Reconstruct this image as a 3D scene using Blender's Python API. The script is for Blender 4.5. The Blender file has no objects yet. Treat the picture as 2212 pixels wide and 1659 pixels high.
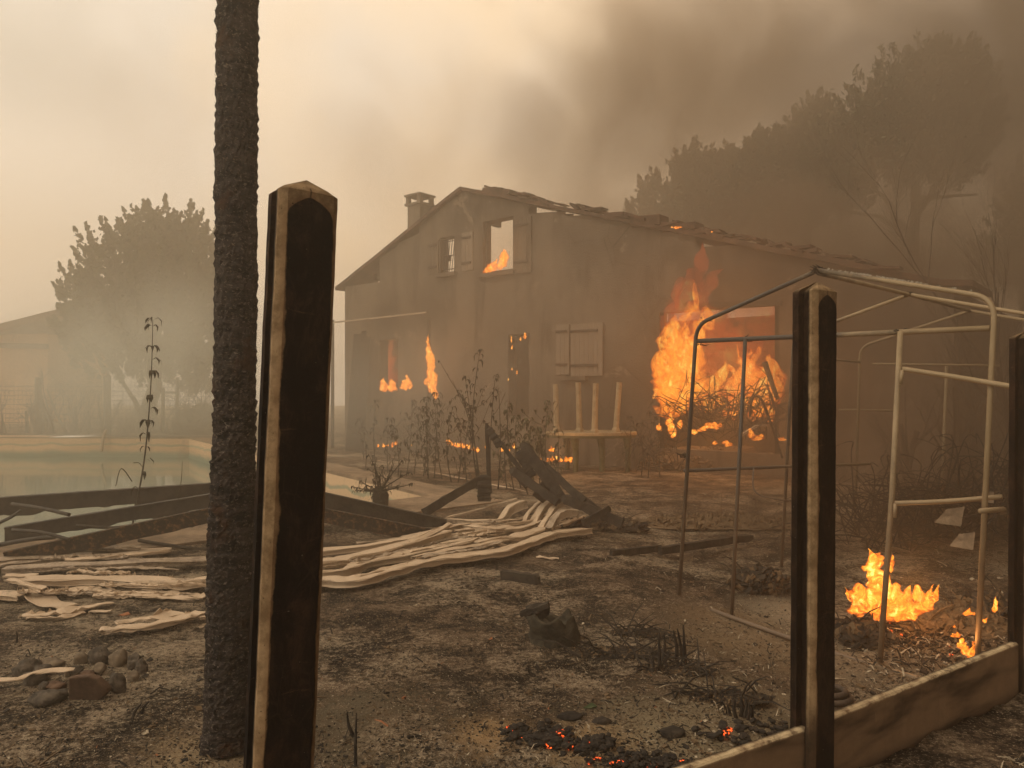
import bpy, math, random
from math import sin, cos, pi, sqrt, radians, exp
from mathutils import Vector, Matrix, noise
random.seed(7)
S = bpy.context.scene
COL = S.collection
R = random.random
def RU(a, b): return a + (b - a) * random.random()

# ------------------------------------------------------------------ camera
F, CX, HZ, EYE = 1720.0, 1106.0, 850.0, 1.6          # photo seen at 2212 x 1659
cam = bpy.data.cameras.new('camera'); co = bpy.data.objects.new('camera', cam); COL.objects.link(co)
cam.sensor_width = 36; cam.lens = F / 2212 * 36; cam.shift_y = (HZ - 829.5) / 2212
cam.clip_start = .05; cam.clip_end = 1000
co.location = (0, 0, EYE); co.rotation_euler = (pi / 2, 0, 0)
S.camera = co
# ------------------------------------------------------------------ world: sky behind drifting smoke
W = bpy.data.worlds.new('World'); S.world = W; W.use_nodes = True
SUN_EL, SUN_AZ = radians(48), radians(-115)
def world():
    nt = W.node_tree; N = nt.nodes; L = nt.links; N.clear()
    out = N.new('ShaderNodeOutputWorld')
    sky = N.new('ShaderNodeTexSky'); sky.sky_type = 'NISHITA'; sky.sun_disc = False
    sky.sun_elevation = SUN_EL; sky.sun_rotation = SUN_AZ; sky.dust_density = 6
    b1 = N.new('ShaderNodeBackground'); b1.inputs[1].default_value = .05; L.new(sky.outputs[0], b1.inputs[0])
    tc = N.new('ShaderNodeTexCoord')
    sx = N.new('ShaderNodeSeparateXYZ'); L.new(tc.outputs['Generated'], sx.inputs[0])
    n1 = N.new('ShaderNodeTexNoise'); n1.inputs['Scale'].default_value = 3.0; n1.inputs['Detail'].default_value = 5; n1.inputs['Roughness'].default_value = .5
    mp = N.new('ShaderNodeMapping'); mp.inputs['Location'].default_value = (1.3, 1.4, 2.2); L.new(tc.outputs['Generated'], mp.inputs[0]); L.new(mp.outputs[0], n1.inputs[0])
    def M(op, a, b, c=None):
        m = N.new('ShaderNodeMath'); m.operation = op
        for i, v in enumerate((a, b, c)):
            if v is None: continue
            if isinstance(v, (int, float)): m.inputs[i].default_value = v
            else: L.new(v, m.inputs[i])
        return m.outputs[0]
    t = M('MULTIPLY', sx.outputs[0], 1.15)                      # darker smoke towards +x
    t = M('ADD', t, M('MULTIPLY', M('SUBTRACT', n1.outputs[0], .5), 1.5))
    t = M('ADD', t, .42)
    rp = N.new('ShaderNodeValToRGB'); L.new(t, rp.inputs[0])
    e = rp.color_ramp.elements
    e[0].position = .0; e[0].color = WC[0]; e[1].position = 1; e[1].color = WC[3]
    a = e.new(.36); a.color = WC[1]; a = e.new(.62); a.color = WC[2]
    b2 = N.new('ShaderNodeBackground'); L.new(rp.outputs[0], b2.inputs[0]); b2.inputs[1].default_value = WS
    mx = N.new('ShaderNodeMixShader'); mx.inputs[0].default_value = .9
    L.new(b1.outputs[0], mx.inputs[1]); L.new(b2.outputs[0], mx.inputs[2]); L.new(mx.outputs[0], out.inputs[0])
WC = [(.68, .62, .53, 1), (.83, .64, .43, 1), (.40, .28, .17, 1), (.05, .036, .025, 1)]
WS = 1.0
world()
sl = bpy.data.lights.new('sun', 'SUN'); sl.energy = .7; sl.angle = radians(25); sl.color = (1, .86, .62)
so = bpy.data.objects.new('sun', sl); COL.objects.link(so)
so.rotation_euler = Vector((sin(SUN_AZ) * cos(SUN_EL), cos(SUN_AZ) * cos(SUN_EL), sin(SUN_EL))).to_track_quat('Z', 'Y').to_euler()
S.view_settings.view_transform = 'Standard'; S.view_settings.look = 'None'; S.view_settings.exposure = .88; S.view_settings.gamma = 1
c = S.cycles
c.use_denoising = True
try: c.denoiser = 'OPENIMAGEDENOISE'
except Exception: pass
c.volume_bounces = 4; c.max_bounces = 6; c.diffuse_bounces = 2; c.glossy_bounces = 2; c.transparent_max_bounces = 48
c.volume_step_rate = 3; c.volume_max_steps = 96; c.sample_clamp_indirect = 3
HAZE_D = .0185

# ------------------------------------------------------------------ helpers
def U(u, v, d): return Vector(((u - CX) / F * d, d, EYE - (v - HZ) / F * d))
def sm(x, a, b):
    t = max(0., min(1., (x - a) / (b - a))); return t * t * (3 - 2 * t)
P1 = Vector((-.50, 1.87)); P2 = Vector((1.08, 2.86)); P3 = Vector((2.41, 3.79))
FD = (P3 - P2).normalized()
def fence_s(x, y):                                            # >0 inside the garden
    dd = (P2 - P1) if x < P2.x else (P3 - P2); dd = dd.normalized()
    return (x - P2.x) * -dd.y + (y - P2.y) * dd.x
POOL = [Vector((-21.5, 26.8)), Vector((-10.6, 26.2)), Vector((-1.17, 11.4)), Vector((-4.9, 7.6)), Vector((-13, 6.2))]
RIM = .15; WATER = -.5
def poly_sd(x, y, P=POOL):
    p = Vector((x, y)); d = 1e9; ins = False; n = len(P)
    for i in range(n):
        a, b = P[i], P[(i + 1) % n]
        ab = b - a; t = max(0, min(1, (p - a).dot(ab) / ab.dot(ab))); d = min(d, (p - a - ab * t).length)
        if (a.y > y) != (b.y > y) and x < (b.x - a.x) * (y - a.y) / (b.y - a.y) + a.x: ins = not ins
    return -d if ins else d
def nz(x, y, s, k=0): return noise.noise(Vector((x * s + 13.1 * k, y * s - 7.7 * k, k * 3.3)))
def g(x, y):
    z = -.16 * sm(x, .6, 2.2) * (1 - sm(y, 8, 13)) + .1 * sm(y, 26, 30)
    z += .10 * sm(poly_sd(x, y), 2.5, 0) if y > 5 else 0
    z += .035 * nz(x, y, .9, 1) + .015 * nz(x, y, 3, 2)
    if y < 14: z += .008 * nz(x, y, 11, 3)
    s = fence_s(x, y)
    if s < .05 and y < 7 and x > -3:
        z = z + (.19 + .02 * nz(x, y, 2.5, 4) + .012 * nz(x, y, 9, 5) - z) * sm(s, .03, -.02)
    return z
def G(u, v, dz=0):                                            # the ground point seen at u, v
    d = 6.
    for _ in range(30):
        x = (u - CX) / F * d
        nd = (EYE - g(x, d) - dz) * F / (v - HZ)
        d = d * .4 + nd * .6
    x = (u - CX) / F * d
    return Vector((x, d, g(x, d) + dz))

class MB:
    def __init__(s): s.v = []; s.f = []; s.m = []; s.h = []
    def add(s, vs, fs, mi=0):
        o = len(s.v); s.v.extend([tuple(p) for p in vs]); s.f.extend([tuple(i + o for i in f) for f in fs]); s.m.extend([mi] * len(fs))
    def quad(s, a, b, c, d, mi=0): s.add([a, b, c, d], [(0, 1, 2, 3)], mi)
    def tube(s, pts, rad, seg=6, mi=0, caps=True):
        n = len(pts); pts = [Vector(p) for p in pts]
        if not hasattr(rad, '__len__'): rad = [rad] * n
        up = None; vs = []
        for i, p in enumerate(pts):
            t = (pts[min(i + 1, n - 1)] - pts[max(i - 1, 0)])
            if t.length < 1e-9: t = Vector((0, 0, 1))
            t.normalize()
            if up is None:
                up = t.orthogonal().normalized()
            else:
                up = (up - t * up.dot(t))
                up = up.normalized() if up.length > 1e-6 else t.orthogonal().normalized()
            w = t.cross(up)
            for k in range(seg):
                a = 2 * pi * k / seg
                vs.append(p + (up * cos(a) + w * sin(a)) * rad[i])
        fs = [(i * seg + k, i * seg + (k + 1) % seg, (i + 1) * seg + (k + 1) % seg, (i + 1) * seg + k) for i in range(n - 1) for k in range(seg)]
        if caps and seg > 2:
            fs.append(tuple(range(seg))[::-1]); fs.append(tuple((n - 1) * seg + k for k in range(seg)))
        s.add(vs, fs, mi)
    def box(s, c, x, y, z, mi=0):                             # centre and three half axes
        c = Vector(c); x = Vector(x); y = Vector(y); z = Vector(z)
        vs = [c + x * i + y * j + z * k for k in (-1, 1) for j in (-1, 1) for i in (-1, 1)]
        s.add(vs, [(0, 2, 3, 1), (4, 5, 7, 6), (0, 1, 5, 4), (2, 6, 7, 3), (0, 4, 6, 2), (1, 3, 7, 5)], mi)
    def bar(s, a, b, w, h, mi=0, up=(0, 0, 1)):
        a = Vector(a); b = Vector(b); t = (b - a); L = t.length; t.normalize(); up = Vector(up)
        sd = t.cross(up); sd = sd.normalized() if sd.length > 1e-4 else Vector((1, 0, 0)); u2 = sd.cross(t)
        s.box((a + b) / 2, t * L / 2, sd * w / 2, u2 * h / 2, mi)
    def blob(s, c, r, amp=.2, fr=1.2, sub=2, seed=0, mi=0, flat=-9, rot=0):
        vs, fs = ico(sub); c = Vector(c); o = []
        for p in vs:
            n = noise.noise(p * fr + Vector((seed * 3.1, seed * 1.7, seed))) + .5 * noise.noise(p * fr * 2.6 + Vector((seed, 0, seed * 2)))
            q = p * (1 + amp * n); q = Vector((q.x * r[0], q.y * r[1], q.z * r[2]))
            q = Vector((q.x * cos(rot) - q.y * sin(rot), q.x * sin(rot) + q.y * cos(rot), max(q.z, flat)))
            o.append(c + q)
        s.add(o, fs, mi)
    def build(s, name, mats, parent=None, smooth=False, loc=None):
        me = bpy.data.meshes.new(name)
        v = s.v
        if loc is not None: v = [(p[0] - loc[0], p[1] - loc[1], p[2] - loc[2]) for p in v]
        me.from_pydata(v, [], s.f)
        if not isinstance(mats, (list, tuple)): mats = [mats]
        for m in mats: me.materials.append(m)
        if len(mats) > 1: me.polygons.foreach_set('material_index', s.m)
        if smooth: me.polygons.foreach_set('use_smooth', [True] * len(s.f))
        if s.h and len(s.h) == len(s.v):
            at = me.attributes.new('heat', 'FLOAT', 'POINT'); at.data.foreach_set('value', s.h)
        me.update()
        o = bpy.data.objects.new(name, me); COL.objects.link(o)
        if loc is not None: o.location = loc
        if parent: o.parent = parent
        return o
_ico = {}
def ico(sub):
    if sub in _ico: return _ico[sub]
    import bmesh
    bm = bmesh.new(); bmesh.ops.create_icosphere(bm, subdivisions=sub, radius=1)
    bm.verts.index_update()
    _ico[sub] = ([v.co.copy() for v in bm.verts], [tuple(v.index for v in f.verts) for f in bm.faces]); bm.free()
    return _ico[sub]
def tag(o, label=None, cat=None, group=None, kind=None):
    if label: o['label'] = label
    if cat: o['category'] = cat
    if group: o['group'] = group
    if kind: o['kind'] = kind
    return o
def empty(name, label, cat, group=None, loc=(0, 0, 0)):
    o = bpy.data.objects.new(name, None); COL.objects.link(o); o.location = loc
    return tag(o, label, cat, group)
def spline(P, n=8):
    P = [Vector(p) for p in P]; out = []
    for i in range(len(P) - 1):
        a, b, c_, d = P[max(i - 1, 0)], P[i], P[i + 1], P[min(i + 2, len(P) - 1)]
        for k in range(n):
            t = k / n
            out.append(.5 * ((2 * b) + (c_ - a) * t + (2 * a - 5 * b + 4 * c_ - d) * t * t + (3 * b - a - 3 * c_ + d) * t ** 3))
    out.append(P[-1]); return out

# ------------------------------------------------------------------ materials
class NT:
    def __init__(s, name):
        s.mat = bpy.data.materials.new(name); s.mat.use_nodes = True; s.n = s.mat.node_tree.nodes; s.l = s.mat.node_tree.links
        s.n.clear(); s.out = s.n.new('ShaderNodeOutputMaterial')
    def new(s, t, **kw):
        q = s.n.new(t)
        for k, v in kw.items(): setattr(q, k, v)
        return q
    def lk(s, a, b): s.l.new(a, b)
    def coord(s, k='Object'):
        return s.new('ShaderNodeTexCoord').outputs[k]
    def pos(s): return s.new('ShaderNodeNewGeometry').outputs['Position']
    def noise(s, scale, detail=4, rough=.55, dist=0, vec=None, sc=None, col=False):
        q = s.new('ShaderNodeTexNoise'); q.inputs['Scale'].default_value = scale; q.inputs['Detail'].default_value = detail
        q.inputs['Roughness'].default_value = rough; q.inputs['Distortion'].default_value = dist
        if vec is None: vec = s.coord()
        if sc:
            m = s.new('ShaderNodeMapping'); m.inputs['Scale'].default_value = sc; s.lk(vec, m.inputs[0]); vec = m.outputs[0]
        s.lk(vec, q.inputs['Vector']); return q.outputs[1 if col else 0]
    def voro(s, scale, feat='F1', vec=None, sc=None):
        q = s.new('ShaderNodeTexVoronoi'); q.feature = feat; q.inputs['Scale'].default_value = scale
        if vec is None: vec = s.coord()
        if sc:
            m = s.new('ShaderNodeMapping'); m.inputs['Scale'].default_value = sc; s.lk(vec, m.inputs[0]); vec = m.outputs[0]
        s.lk(vec, q.inputs['Vector']); return q
    def math(s, op, a, b=None, c_=None, clamp=False):
        m = s.new('ShaderNodeMath'); m.operation = op; m.use_clamp = clamp
        for i, v in enumerate((a, b, c_)):
            if v is None: continue
            if isinstance(v, (int, float)): m.inputs[i].default_value = v
            else: s.lk(v, m.inputs[i])
        return m.outputs[0]
    def step(s, x, a, b):                                     # smooth 0..1 between a and b
        m = s.new('ShaderNodeMapRange'); m.interpolation_type = 'SMOOTHSTEP'; m.inputs[1].default_value = a; m.inputs[2].default_value = b
        s.lk(x, m.inputs[0]); return m.outputs[0]
    def mix(s, f, a, b):
        m = s.new('ShaderNodeMix'); m.data_type = 'RGBA'
        if isinstance(f, (int, float)): m.inputs[0].default_value = f
        else: s.lk(f, m.inputs[0])
        for i, v in ((6, a), (7, b)):
            if isinstance(v, tuple): m.inputs[i].default_value = (*v[:3], 1)
            else: s.lk(v, m.inputs[i])
        return m.outputs[2]
    def bsdf(s, col, rough=.9, bump=None, bd=.01, bs=1., spec=.3, metal=0):
        b = s.new('ShaderNodeBsdfPrincipled')
        if isinstance(col, tuple): b.inputs['Base Color'].default_value = (*col[:3], 1)
        else: s.lk(col, b.inputs['Base Color'])
        if isinstance(rough, (int, float)): b.inputs['Roughness'].default_value = rough
        else: s.lk(rough, b.inputs['Roughness'])
        b.inputs['Specular IOR Level'].default_value = spec; b.inputs['Metallic'].default_value = metal
        if bump is not None:
            q = s.new('ShaderNodeBump'); q.inputs['Distance'].default_value = bd; q.inputs['Strength'].default_value = bs
            s.lk(bump, q.inputs['Height']); s.lk(q.outputs[0], b.inputs['Normal'])
        s.lk(b.outputs[0], s.out.inputs[0]); s.b = b; return s.mat

def simple(name, a, b, scale=6, rough=.9, bd=.01, sc=None, detail=6, lo=.35, hi=.65, spec=.2):
    t = NT(name); n = t.noise(scale, detail, .6, sc=sc)
    n2 = t.noise(scale * 5, 3, .6, sc=sc)
    f = t.step(t.math('ADD', t.math('MULTIPLY', n, .7), t.math('MULTIPLY', n2, .3)), lo, hi)
    return t.bsdf(t.mix(f, a, b), rough, t.math('ADD', n, t.math('MULTIPLY', n2, .4)), bd, spec=spec)

SOOT = [(6.1, 6.3, 1.3, 1.2), (12.6, 4.0, 2.0, 1.3), (3.6, 3.9, .8, 1.2), (1.9, 3.6, .8, 1.1), (4.6, 6.0, .6, .9), (14.6, 3.4, 1.6, 2)]
M = {}
def mats():
    # burned ground: char, brown soil, pale ash
    t = NT('scorched_earth'); p = t.pos()
    big = t.noise(.55, 5, .6, vec=p); mid = t.noise(2.6, 6, .65, .4, vec=p); fine = t.noise(26, 5, .75, vec=p); grit = t.noise(95, 3, .7, vec=p)
    f1 = t.step(t.math('ADD', t.math('MULTIPLY', mid, .6), t.math('MULTIPLY', fine, .4)), .42, .6)
    col = t.mix(f1, (.018, .014, .012), (.19, .134, .092))
    ash = t.step(t.math('ADD', t.math('ADD', t.math('MULTIPLY', big, .45), t.math('MULTIPLY', mid, .25)), t.math('MULTIPLY', fine, .35)), .50, .62)
    col = t.mix(t.math('MULTIPLY', ash, .75), col, (.46, .38, .28))
    sp = t.step(grit, .58, .68); col = t.mix(t.math('MULTIPLY', sp, t.step(fine, .35, .55)), col, (.62, .53, .38))
    dk = t.step(grit, .45, .36); col = t.mix(t.math('MULTIPLY', dk, .85), col, (.008, .007, .006))
    # sandy bare patches by position (ash around the greenhouse and the embers)
    sxyz = t.new('ShaderNodeSeparateXYZ'); t.lk(p, sxyz.inputs[0])
    def patch(x, y, r0, r1, k=.7):
        dx = t.math('SUBTRACT', sxyz.outputs[0], x); dy = t.math('SUBTRACT', sxyz.outputs[1], y)
        d = t.math('SQRT', t.math('ADD', t.math('MULTIPLY', dx, dx), t.math('MULTIPLY', dy, dy)))
        d = t.math('ADD', d, t.math('MULTIPLY', t.math('SUBTRACT', mid, .5), 2.2 * r1))
        d = t.math('ADD', d, t.math('MULTIPLY', t.math('SUBTRACT', fine, .5), 1.4 * r1))
        return t.math('MULTIPLY', t.step(d, r1, r0), k)
    for (u, v, r0, r1, k, cc) in [(1650, 1390, .1, 1.0, .8, (.26, .19, .12)), (1480, 1590, .1, .7, .8, (.33, .27, .18)), (1060, 1590, .02, .3, .9, (.42, .28, .15)),
                                  (1260, 1600, .05, .32, .8, (.42, .29, .16)), (1620, 1520, .2, .6, .6, (.3, .24, .16)), (450, 1625, .1, .38, .9, (.36, .27, .17)),
                                  (1950, 1420, .1, .9, .6, (.28, .23, .17)), (760, 1560, .05, .7, .4, (.3, .25, .17)), (1540, 1330, .02, .5, .6, (.25, .17, .1)), (1700, 1320, .02, .5, .7, (.36, .3, .22))]:
        q = G(u, v); col = t.mix(patch(q.x, q.y, r0, r1, k), col, cc)
    h = t.math('ADD', t.math('MULTIPLY', mid, .5), t.math('ADD', t.math('MULTIPLY', fine, .6), t.math('MULTIPLY', grit, .35)))
    M['ground'] = t.bsdf(col, .95, h, .07, 1, spec=.1)
    # concrete post with soot
    t = NT('sooty_concrete_post'); p = t.coord(); xyz = t.new('ShaderNodeSeparateXYZ'); t.lk(p, xyz.inputs[0])
    x, y, z = xyz.outputs; w = t.noise(3.2, 3, .5, vec=p, sc=(1, 1, 1)); w2 = t.noise(30, 4, .6, vec=p)
    wob = t.math('ADD', t.math('MULTIPLY', t.math('SUBTRACT', w, .5), .035), t.math('MULTIPLY', t.math('SUBTRACT', w2, .5), .013))
    ax = t.math('ABSOLUTE', t.math('ADD', x, t.math('ADD', -.004, wob)))
    lim = t.step(z, -.036, -.085)                              # the top is at local z 0
    lim = t.math('MULTIPLY', t.math('POWER', t.math('MAXIMUM', lim, .0001), .35), .0545)
    front = t.math('MULTIPLY', t.step(t.math('SUBTRACT', lim, ax), -.0015, .0035), t.step(y, -.036, -.043))
    slot = t.step(t.math('ADD', y, t.math('MULTIPLY', wob, .3)), -.027, -.018)
    slot = t.math('MULTIPLY', slot, t.math('SUBTRACT', 1, t.math('MULTIPLY', t.step(z, -.035, 0), .65)))
    soot = t.math('MAXIMUM', front, slot)
    # light brown scorch next to the soot
    gl = t.math('MULTIPLY', t.step(t.math('SUBTRACT', lim, ax), -.016, .0), t.step(y, -.032, -.042))
    base = t.mix(t.step(t.noise(14, 6, .75, vec=p), .35, .65), (.13, .085, .045), (.30, .21, .122))
    base = t.mix(t.math('MULTIPLY', gl, .6), base, (.15, .085, .042))
    pits = t.step(t.voro(70, vec=p).outputs['Distance'], .12, .05)
    base = t.mix(t.math('MULTIPLY', pits, t.step(t.noise(9, 2, vec=p), .5, .6)), base, (.02, .015, .01))
    sc2 = t.mix(t.step(t.noise(11, 9, .8, .4, vec=p, sc=(1, 1, .5)), .46, .66), (.006, .004, .0035), (.036, .019, .012)); sc2 = t.mix(t.step(t.noise(5, 8, .8, .6, vec=p, sc=(.5, .5, 3)), .60, .68), sc2, (.07, .036, .02))
    sc2 = t.mix(t.step(t.noise(120, 2, .5, vec=p), .73, .78), sc2, (.16, .13, .1))
    low = t.math('MULTIPLY', t.step(z, -1.42, -1.6), .85)
    ck = t.voro(26, 'DISTANCE_TO_EDGE', vec=p, sc=(1, 1, .45)); sc2 = t.mix(t.math('MULTIPLY', t.step(ck.outputs['Distance'], .05, .0), t.math('MULTIPLY', t.step(t.noise(6, 3, .6, vec=p), .48, .6), .3)), sc2, (.05, .03, .018))
    col = t.mix(t.math('MAXIMUM', soot, low), base, sc2)
    M['post'] = t.bsdf(col, .92, t.math('ADD', t.noise(60, 6, .7, vec=p), t.math('MULTIPLY', pits, -1.5)), .004, spec=.12)
    # concrete gravel board
    t = NT('scorched_gravel_board'); p = t.coord(); xyz = t.new('ShaderNodeSeparateXYZ'); t.lk(p, xyz.inputs[0]); x, y, z = xyz.outputs
    n1 = t.noise(1.7, 4, .55, .2, vec=p, sc=(1, 1, 4.5)); n2 = t.noise(16, 6, .7, vec=p)
    s1 = t.step(t.math('ADD', n1, t.math('MULTIPLY', n2, .12)), .48, .72)
    base = t.mix(n2, (.115, .072, .043), (.24, .16, .098))
    col = t.mix(t.math('MULTIPLY', s1, .9), base, (.022, .014, .010))
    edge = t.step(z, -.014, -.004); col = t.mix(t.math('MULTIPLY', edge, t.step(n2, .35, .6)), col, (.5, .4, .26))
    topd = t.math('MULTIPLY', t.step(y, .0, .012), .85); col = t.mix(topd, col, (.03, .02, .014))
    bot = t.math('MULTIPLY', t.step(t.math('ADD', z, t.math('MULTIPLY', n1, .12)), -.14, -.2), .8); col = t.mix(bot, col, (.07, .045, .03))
    M['board'] = t.bsdf(col, .9, t.noise(50, 6, .7, vec=p), .004, spec=.15)
    # melted plastic profiles
    def plas(name, a, b, dirt):
        t = NT(name); p = t.pos(); n = t.noise(3.2, 6, .65, vec=p); f = t.noise(38, 5, .75, vec=p)
        col = t.mix(n, a, b); d = t.step(t.math('ADD', t.math('MULTIPLY', n, .6), t.math('MULTIPLY', f, .4)), dirt, dirt + .12)
        col = t.mix(t.math('MULTIPLY', d, .8), col, (.10, .07, .05))
        ed = t.step(t.noise(130, 3, .6, vec=p), .66, .72); col = t.mix(t.math('MULTIPLY', ed, .35), col, (.05, .04, .03))
        return t.bsdf(col, .6, t.math('ADD', n, t.math('MULTIPLY', f, .2)), .012, spec=.35)
    M['plastic'] = plas('melted_cream_plastic', (.40, .30, .21), (.56, .44, .32), .53)
    M['plastic_dull'] = plas('scorched_grey_plastic', (.26, .20, .145), (.42, .335, .25), .47)
    M['char'] = simple('charred_wood', (.012, .011, .011), (.05, .041, .033), 9, .85, .012)
    M['steel'] = simple('sooted_steel_beam', (.012, .012, .013), (.05, .042, .035), 5, .7, .006, spec=.4)
    M['rust'] = simple('scorched_rusty_beam', (.02, .017, .015), (.17, .09, .045), 22, .85, .006, lo=.5, hi=.62)
    M['stone'] = simple('sooty_stone', (.03, .026, .023), (.12, .098, .078), 11, .9, .025)
    M['stone_tan'] = simple('tan_stone', (.085, .066, .048), (.20, .155, .11), 6, .85, .01)
    M['stone_red'] = simple('reddish_stone', (.06, .037, .026), (.13, .078, .052), 8, .85, .008)
    M['stump'] = simple('mossy_stump', (.022, .02, .016), (.06, .052, .038), 16, .95, .012)
    M['twig'] = simple('dry_twig', (.02, .018, .015), (.055, .045, .033), 20, .9, .002)
    M['weed'] = simple('scorched_leaf', (.018, .017, .012), (.05, .045, .03), 20, .9, .002)
    M['weed_green'] = simple('wilted_leaf', (.03, .035, .018), (.075, .07, .035), 20, .9, .002)
    M['needle'] = simple('pine_needles', (.012, .020, .012), (.038, .05, .028), 2, .9, .01)
    M['leaf'] = simple('tree_leaves', (.03, .045, .02), (.085, .10, .05), 2, .9, .01)
    M['bark'] = simple('bark', (.025, .02, .016), (.07, .055, .042), 8, .95, .02)
    # palm trunk
    t = NT('burned_palm_trunk'); p = t.coord(); n = t.noise(10, 8, .75, .3, vec=p, sc=(1, 1, 2.6)); f = t.noise(55, 5, .75, vec=p, sc=(1, 1, 1.6))
    col = t.mix(t.step(n, .40, .60), (.007, .007, .009), (.062, .050, .047)); col = t.mix(t.step(f, .55, .63), col, (.20, .165, .14))
    col = t.mix(t.step(t.noise(5, 5, .6, vec=p), .56, .66), col, (.05, .022, .012))
    M['trunk'] = t.bsdf(col, .9, t.math('ADD', n, f), .02, spec=.2)
    t = NT('burned_palm_fibre'); n = t.noise(30, 4, .7); M['fibre'] = t.bsdf(t.mix(t.step(n, .4, .65), (.03, .024, .02), (.22, .17, .12)), .85)
    # tubes
    t = NT('burned_painted_tube'); p = t.pos(); n = t.noise(7, 7, .7, vec=p); f = t.noise(60, 4, .7, vec=p)
    z = t.new('ShaderNodeSeparateXYZ'); t.lk(p, z.inputs[0])
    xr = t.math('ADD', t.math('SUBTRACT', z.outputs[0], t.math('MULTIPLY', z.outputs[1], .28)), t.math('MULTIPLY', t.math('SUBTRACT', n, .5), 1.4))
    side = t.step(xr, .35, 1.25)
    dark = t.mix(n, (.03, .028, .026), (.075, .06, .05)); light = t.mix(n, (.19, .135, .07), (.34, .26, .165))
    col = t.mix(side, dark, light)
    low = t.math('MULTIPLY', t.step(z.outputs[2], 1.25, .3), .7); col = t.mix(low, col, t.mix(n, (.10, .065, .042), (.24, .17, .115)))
    col = t.mix(t.math('MULTIPLY', t.step(f, .64, .7), .6), col, (.05, .035, .025))
    M['tube'] = t.bsdf(col, .6, f, .002, spec=.4)
    t = NT('flaking_white_paint'); M['flake'] = t.bsdf(t.mix(t.noise(60), (.45, .43, .38), (.75, .72, .66)), .7)
    # house
    t = NT('smoke_stained_render'); p = t.coord(); n = t.noise(.35, 5, .6, vec=p); m_ = t.noise(2.2, 7, .7, vec=p); f = t.noise(20, 5, .7, vec=p)
    col = t.mix(m_, (.10, .08, .062), (.17, .135, .105)); col = t.mix(t.math('MULTIPLY', t.step(n, .42, .62), .7), col, (.06, .048, .038))
    xyz = t.new('ShaderNodeSeparateXYZ'); t.lk(p, xyz.inputs[0])
    for (sx_, sz_, rx_, rz_) in SOOT:
        dx = t.math('DIVIDE', t.math('SUBTRACT', xyz.outputs[0], sx_), rx_); dz = t.math('DIVIDE', t.math('SUBTRACT', xyz.outputs[2], sz_), rz_)
        dd = t.math('ADD', t.math('SQRT', t.math('ADD', t.math('MULTIPLY', dx, dx), t.math('MULTIPLY', dz, dz))), t.math('MULTIPLY', t.math('SUBTRACT', m_, .5), 1.6))
        col = t.mix(t.math('MULTIPLY', t.step(dd, 1.2, .2), .55), col, (.018, .015, .013))
    st = t.noise(1.6, 7, .75, .3, vec=p, sc=(1, 1, .18)); col = t.mix(t.math('MULTIPLY', t.step(st, .48, .66), .75), col, (.035, .028, .022))
    pa = t.noise(.9, 8, .8, .6, vec=p); col = t.mix(t.math('MULTIPLY', t.step(pa, .60, .63), .6), col, (.24, .185, .14))
    ck = t.voro(1.1, 'DISTANCE_TO_EDGE', vec=p); col = t.mix(t.math('MULTIPLY', t.step(ck.outputs['Distance'], .012, .0), t.step(n, .5, .6)), col, (.02, .016, .013))
    M['wall'] = t.bsdf(col, .95, f, .01, spec=.1)
    M['tile'] = simple('sooty_roof_tile', (.025, .018, .015), (.10, .055, .038), 3, .9, .01)
    M['soot'] = simple('soot_black', (.012, .011, .010), (.03, .027, .024), 4, .95, .01)
    t = NT('grey_shutter_paint'); p = t.coord('UV'); t2 = t.noise(4, 6, .7); M['shutter'] = t.bsdf(t.mix(t2, (.14, .11, .085), (.22, .175, .135)), .8, t2, .004)
    M['sill'] = simple('pale_sill', (.25, .19, .14), (.4, .32, .24), 4, .85, .005)
    M['resin'] = simple('cream_resin', (.24, .19, .12), (.38, .31, .20), 6, .55, .003)
    M['resin_green'] = simple('green_resin', (.035, .045, .025), (.09, .10, .06), 6, .6, .003)
    # pool
    t = NT('pool_liner'); p = t.pos(); n = t.noise(1.2, 5, .6, vec=p); s = t.noise(2.2, 6, .65, vec=p, sc=(1, 1, .12))
    z = t.new('ShaderNodeSeparateXYZ'); t.lk(p, z.inputs[0])
    wv = t.math('ADD', z.outputs[2], t.math('MULTIPLY', t.math('SUBTRACT', n, .5), .35))
    col = t.mix(t.step(wv, -.42, -.2), (.17, .24, .20), (.55, .39, .25))
    line = t.math('MULTIPLY', t.step(wv, -.13, -.10), t.step(wv, -.03, -.07)); col = t.mix(t.math('MULTIPLY', line, .8), col, (.22, .26, .19))
    col = t.mix(t.math('MULTIPLY', t.step(s, .55, .62), .35), col, (.2, .17, .13))
    M['liner'] = t.bsdf(col, .6, n, .02)
    t = NT('pool_water'); p = t.pos(); n = t.noise(1.6, 3, .5, vec=p, sc=(1, .6, 1)); b = t.bsdf(t.mix(n, (.115, .165, .14), (.185, .225, .185)), .06, n, .004, .6, spec=.5)
    M['water'] = b
    M['coping'] = simple('ash_covered_coping', (.14, .105, .075), (.30, .22, .15), 3, .9, .006)
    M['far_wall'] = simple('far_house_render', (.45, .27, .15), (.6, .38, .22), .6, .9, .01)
    M['ash'] = simple('pale_ash_chip', (.22, .18, .13), (.48, .41, .31), 30, .9, .002)
    M['chip'] = simple('charcoal_chip', (.008, .007, .007), (.035, .03, .026), 30, .9, .002)
    M['brownchip'] = simple('brown_litter', (.06, .04, .024), (.16, .11, .065), 30, .9, .002)
    M['terracotta'] = simple('terracotta', (.22, .085, .04), (.36, .16, .08), 18, .85, .002)
    M['green'] = simple('green_leaf', (.03, .12, .02), (.06, .18, .03), 18, .6, .002)
    M['hose'] = simple('sooty_hose', (.03, .024, .02), (.09, .065, .05), 14, .7, .002)
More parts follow.
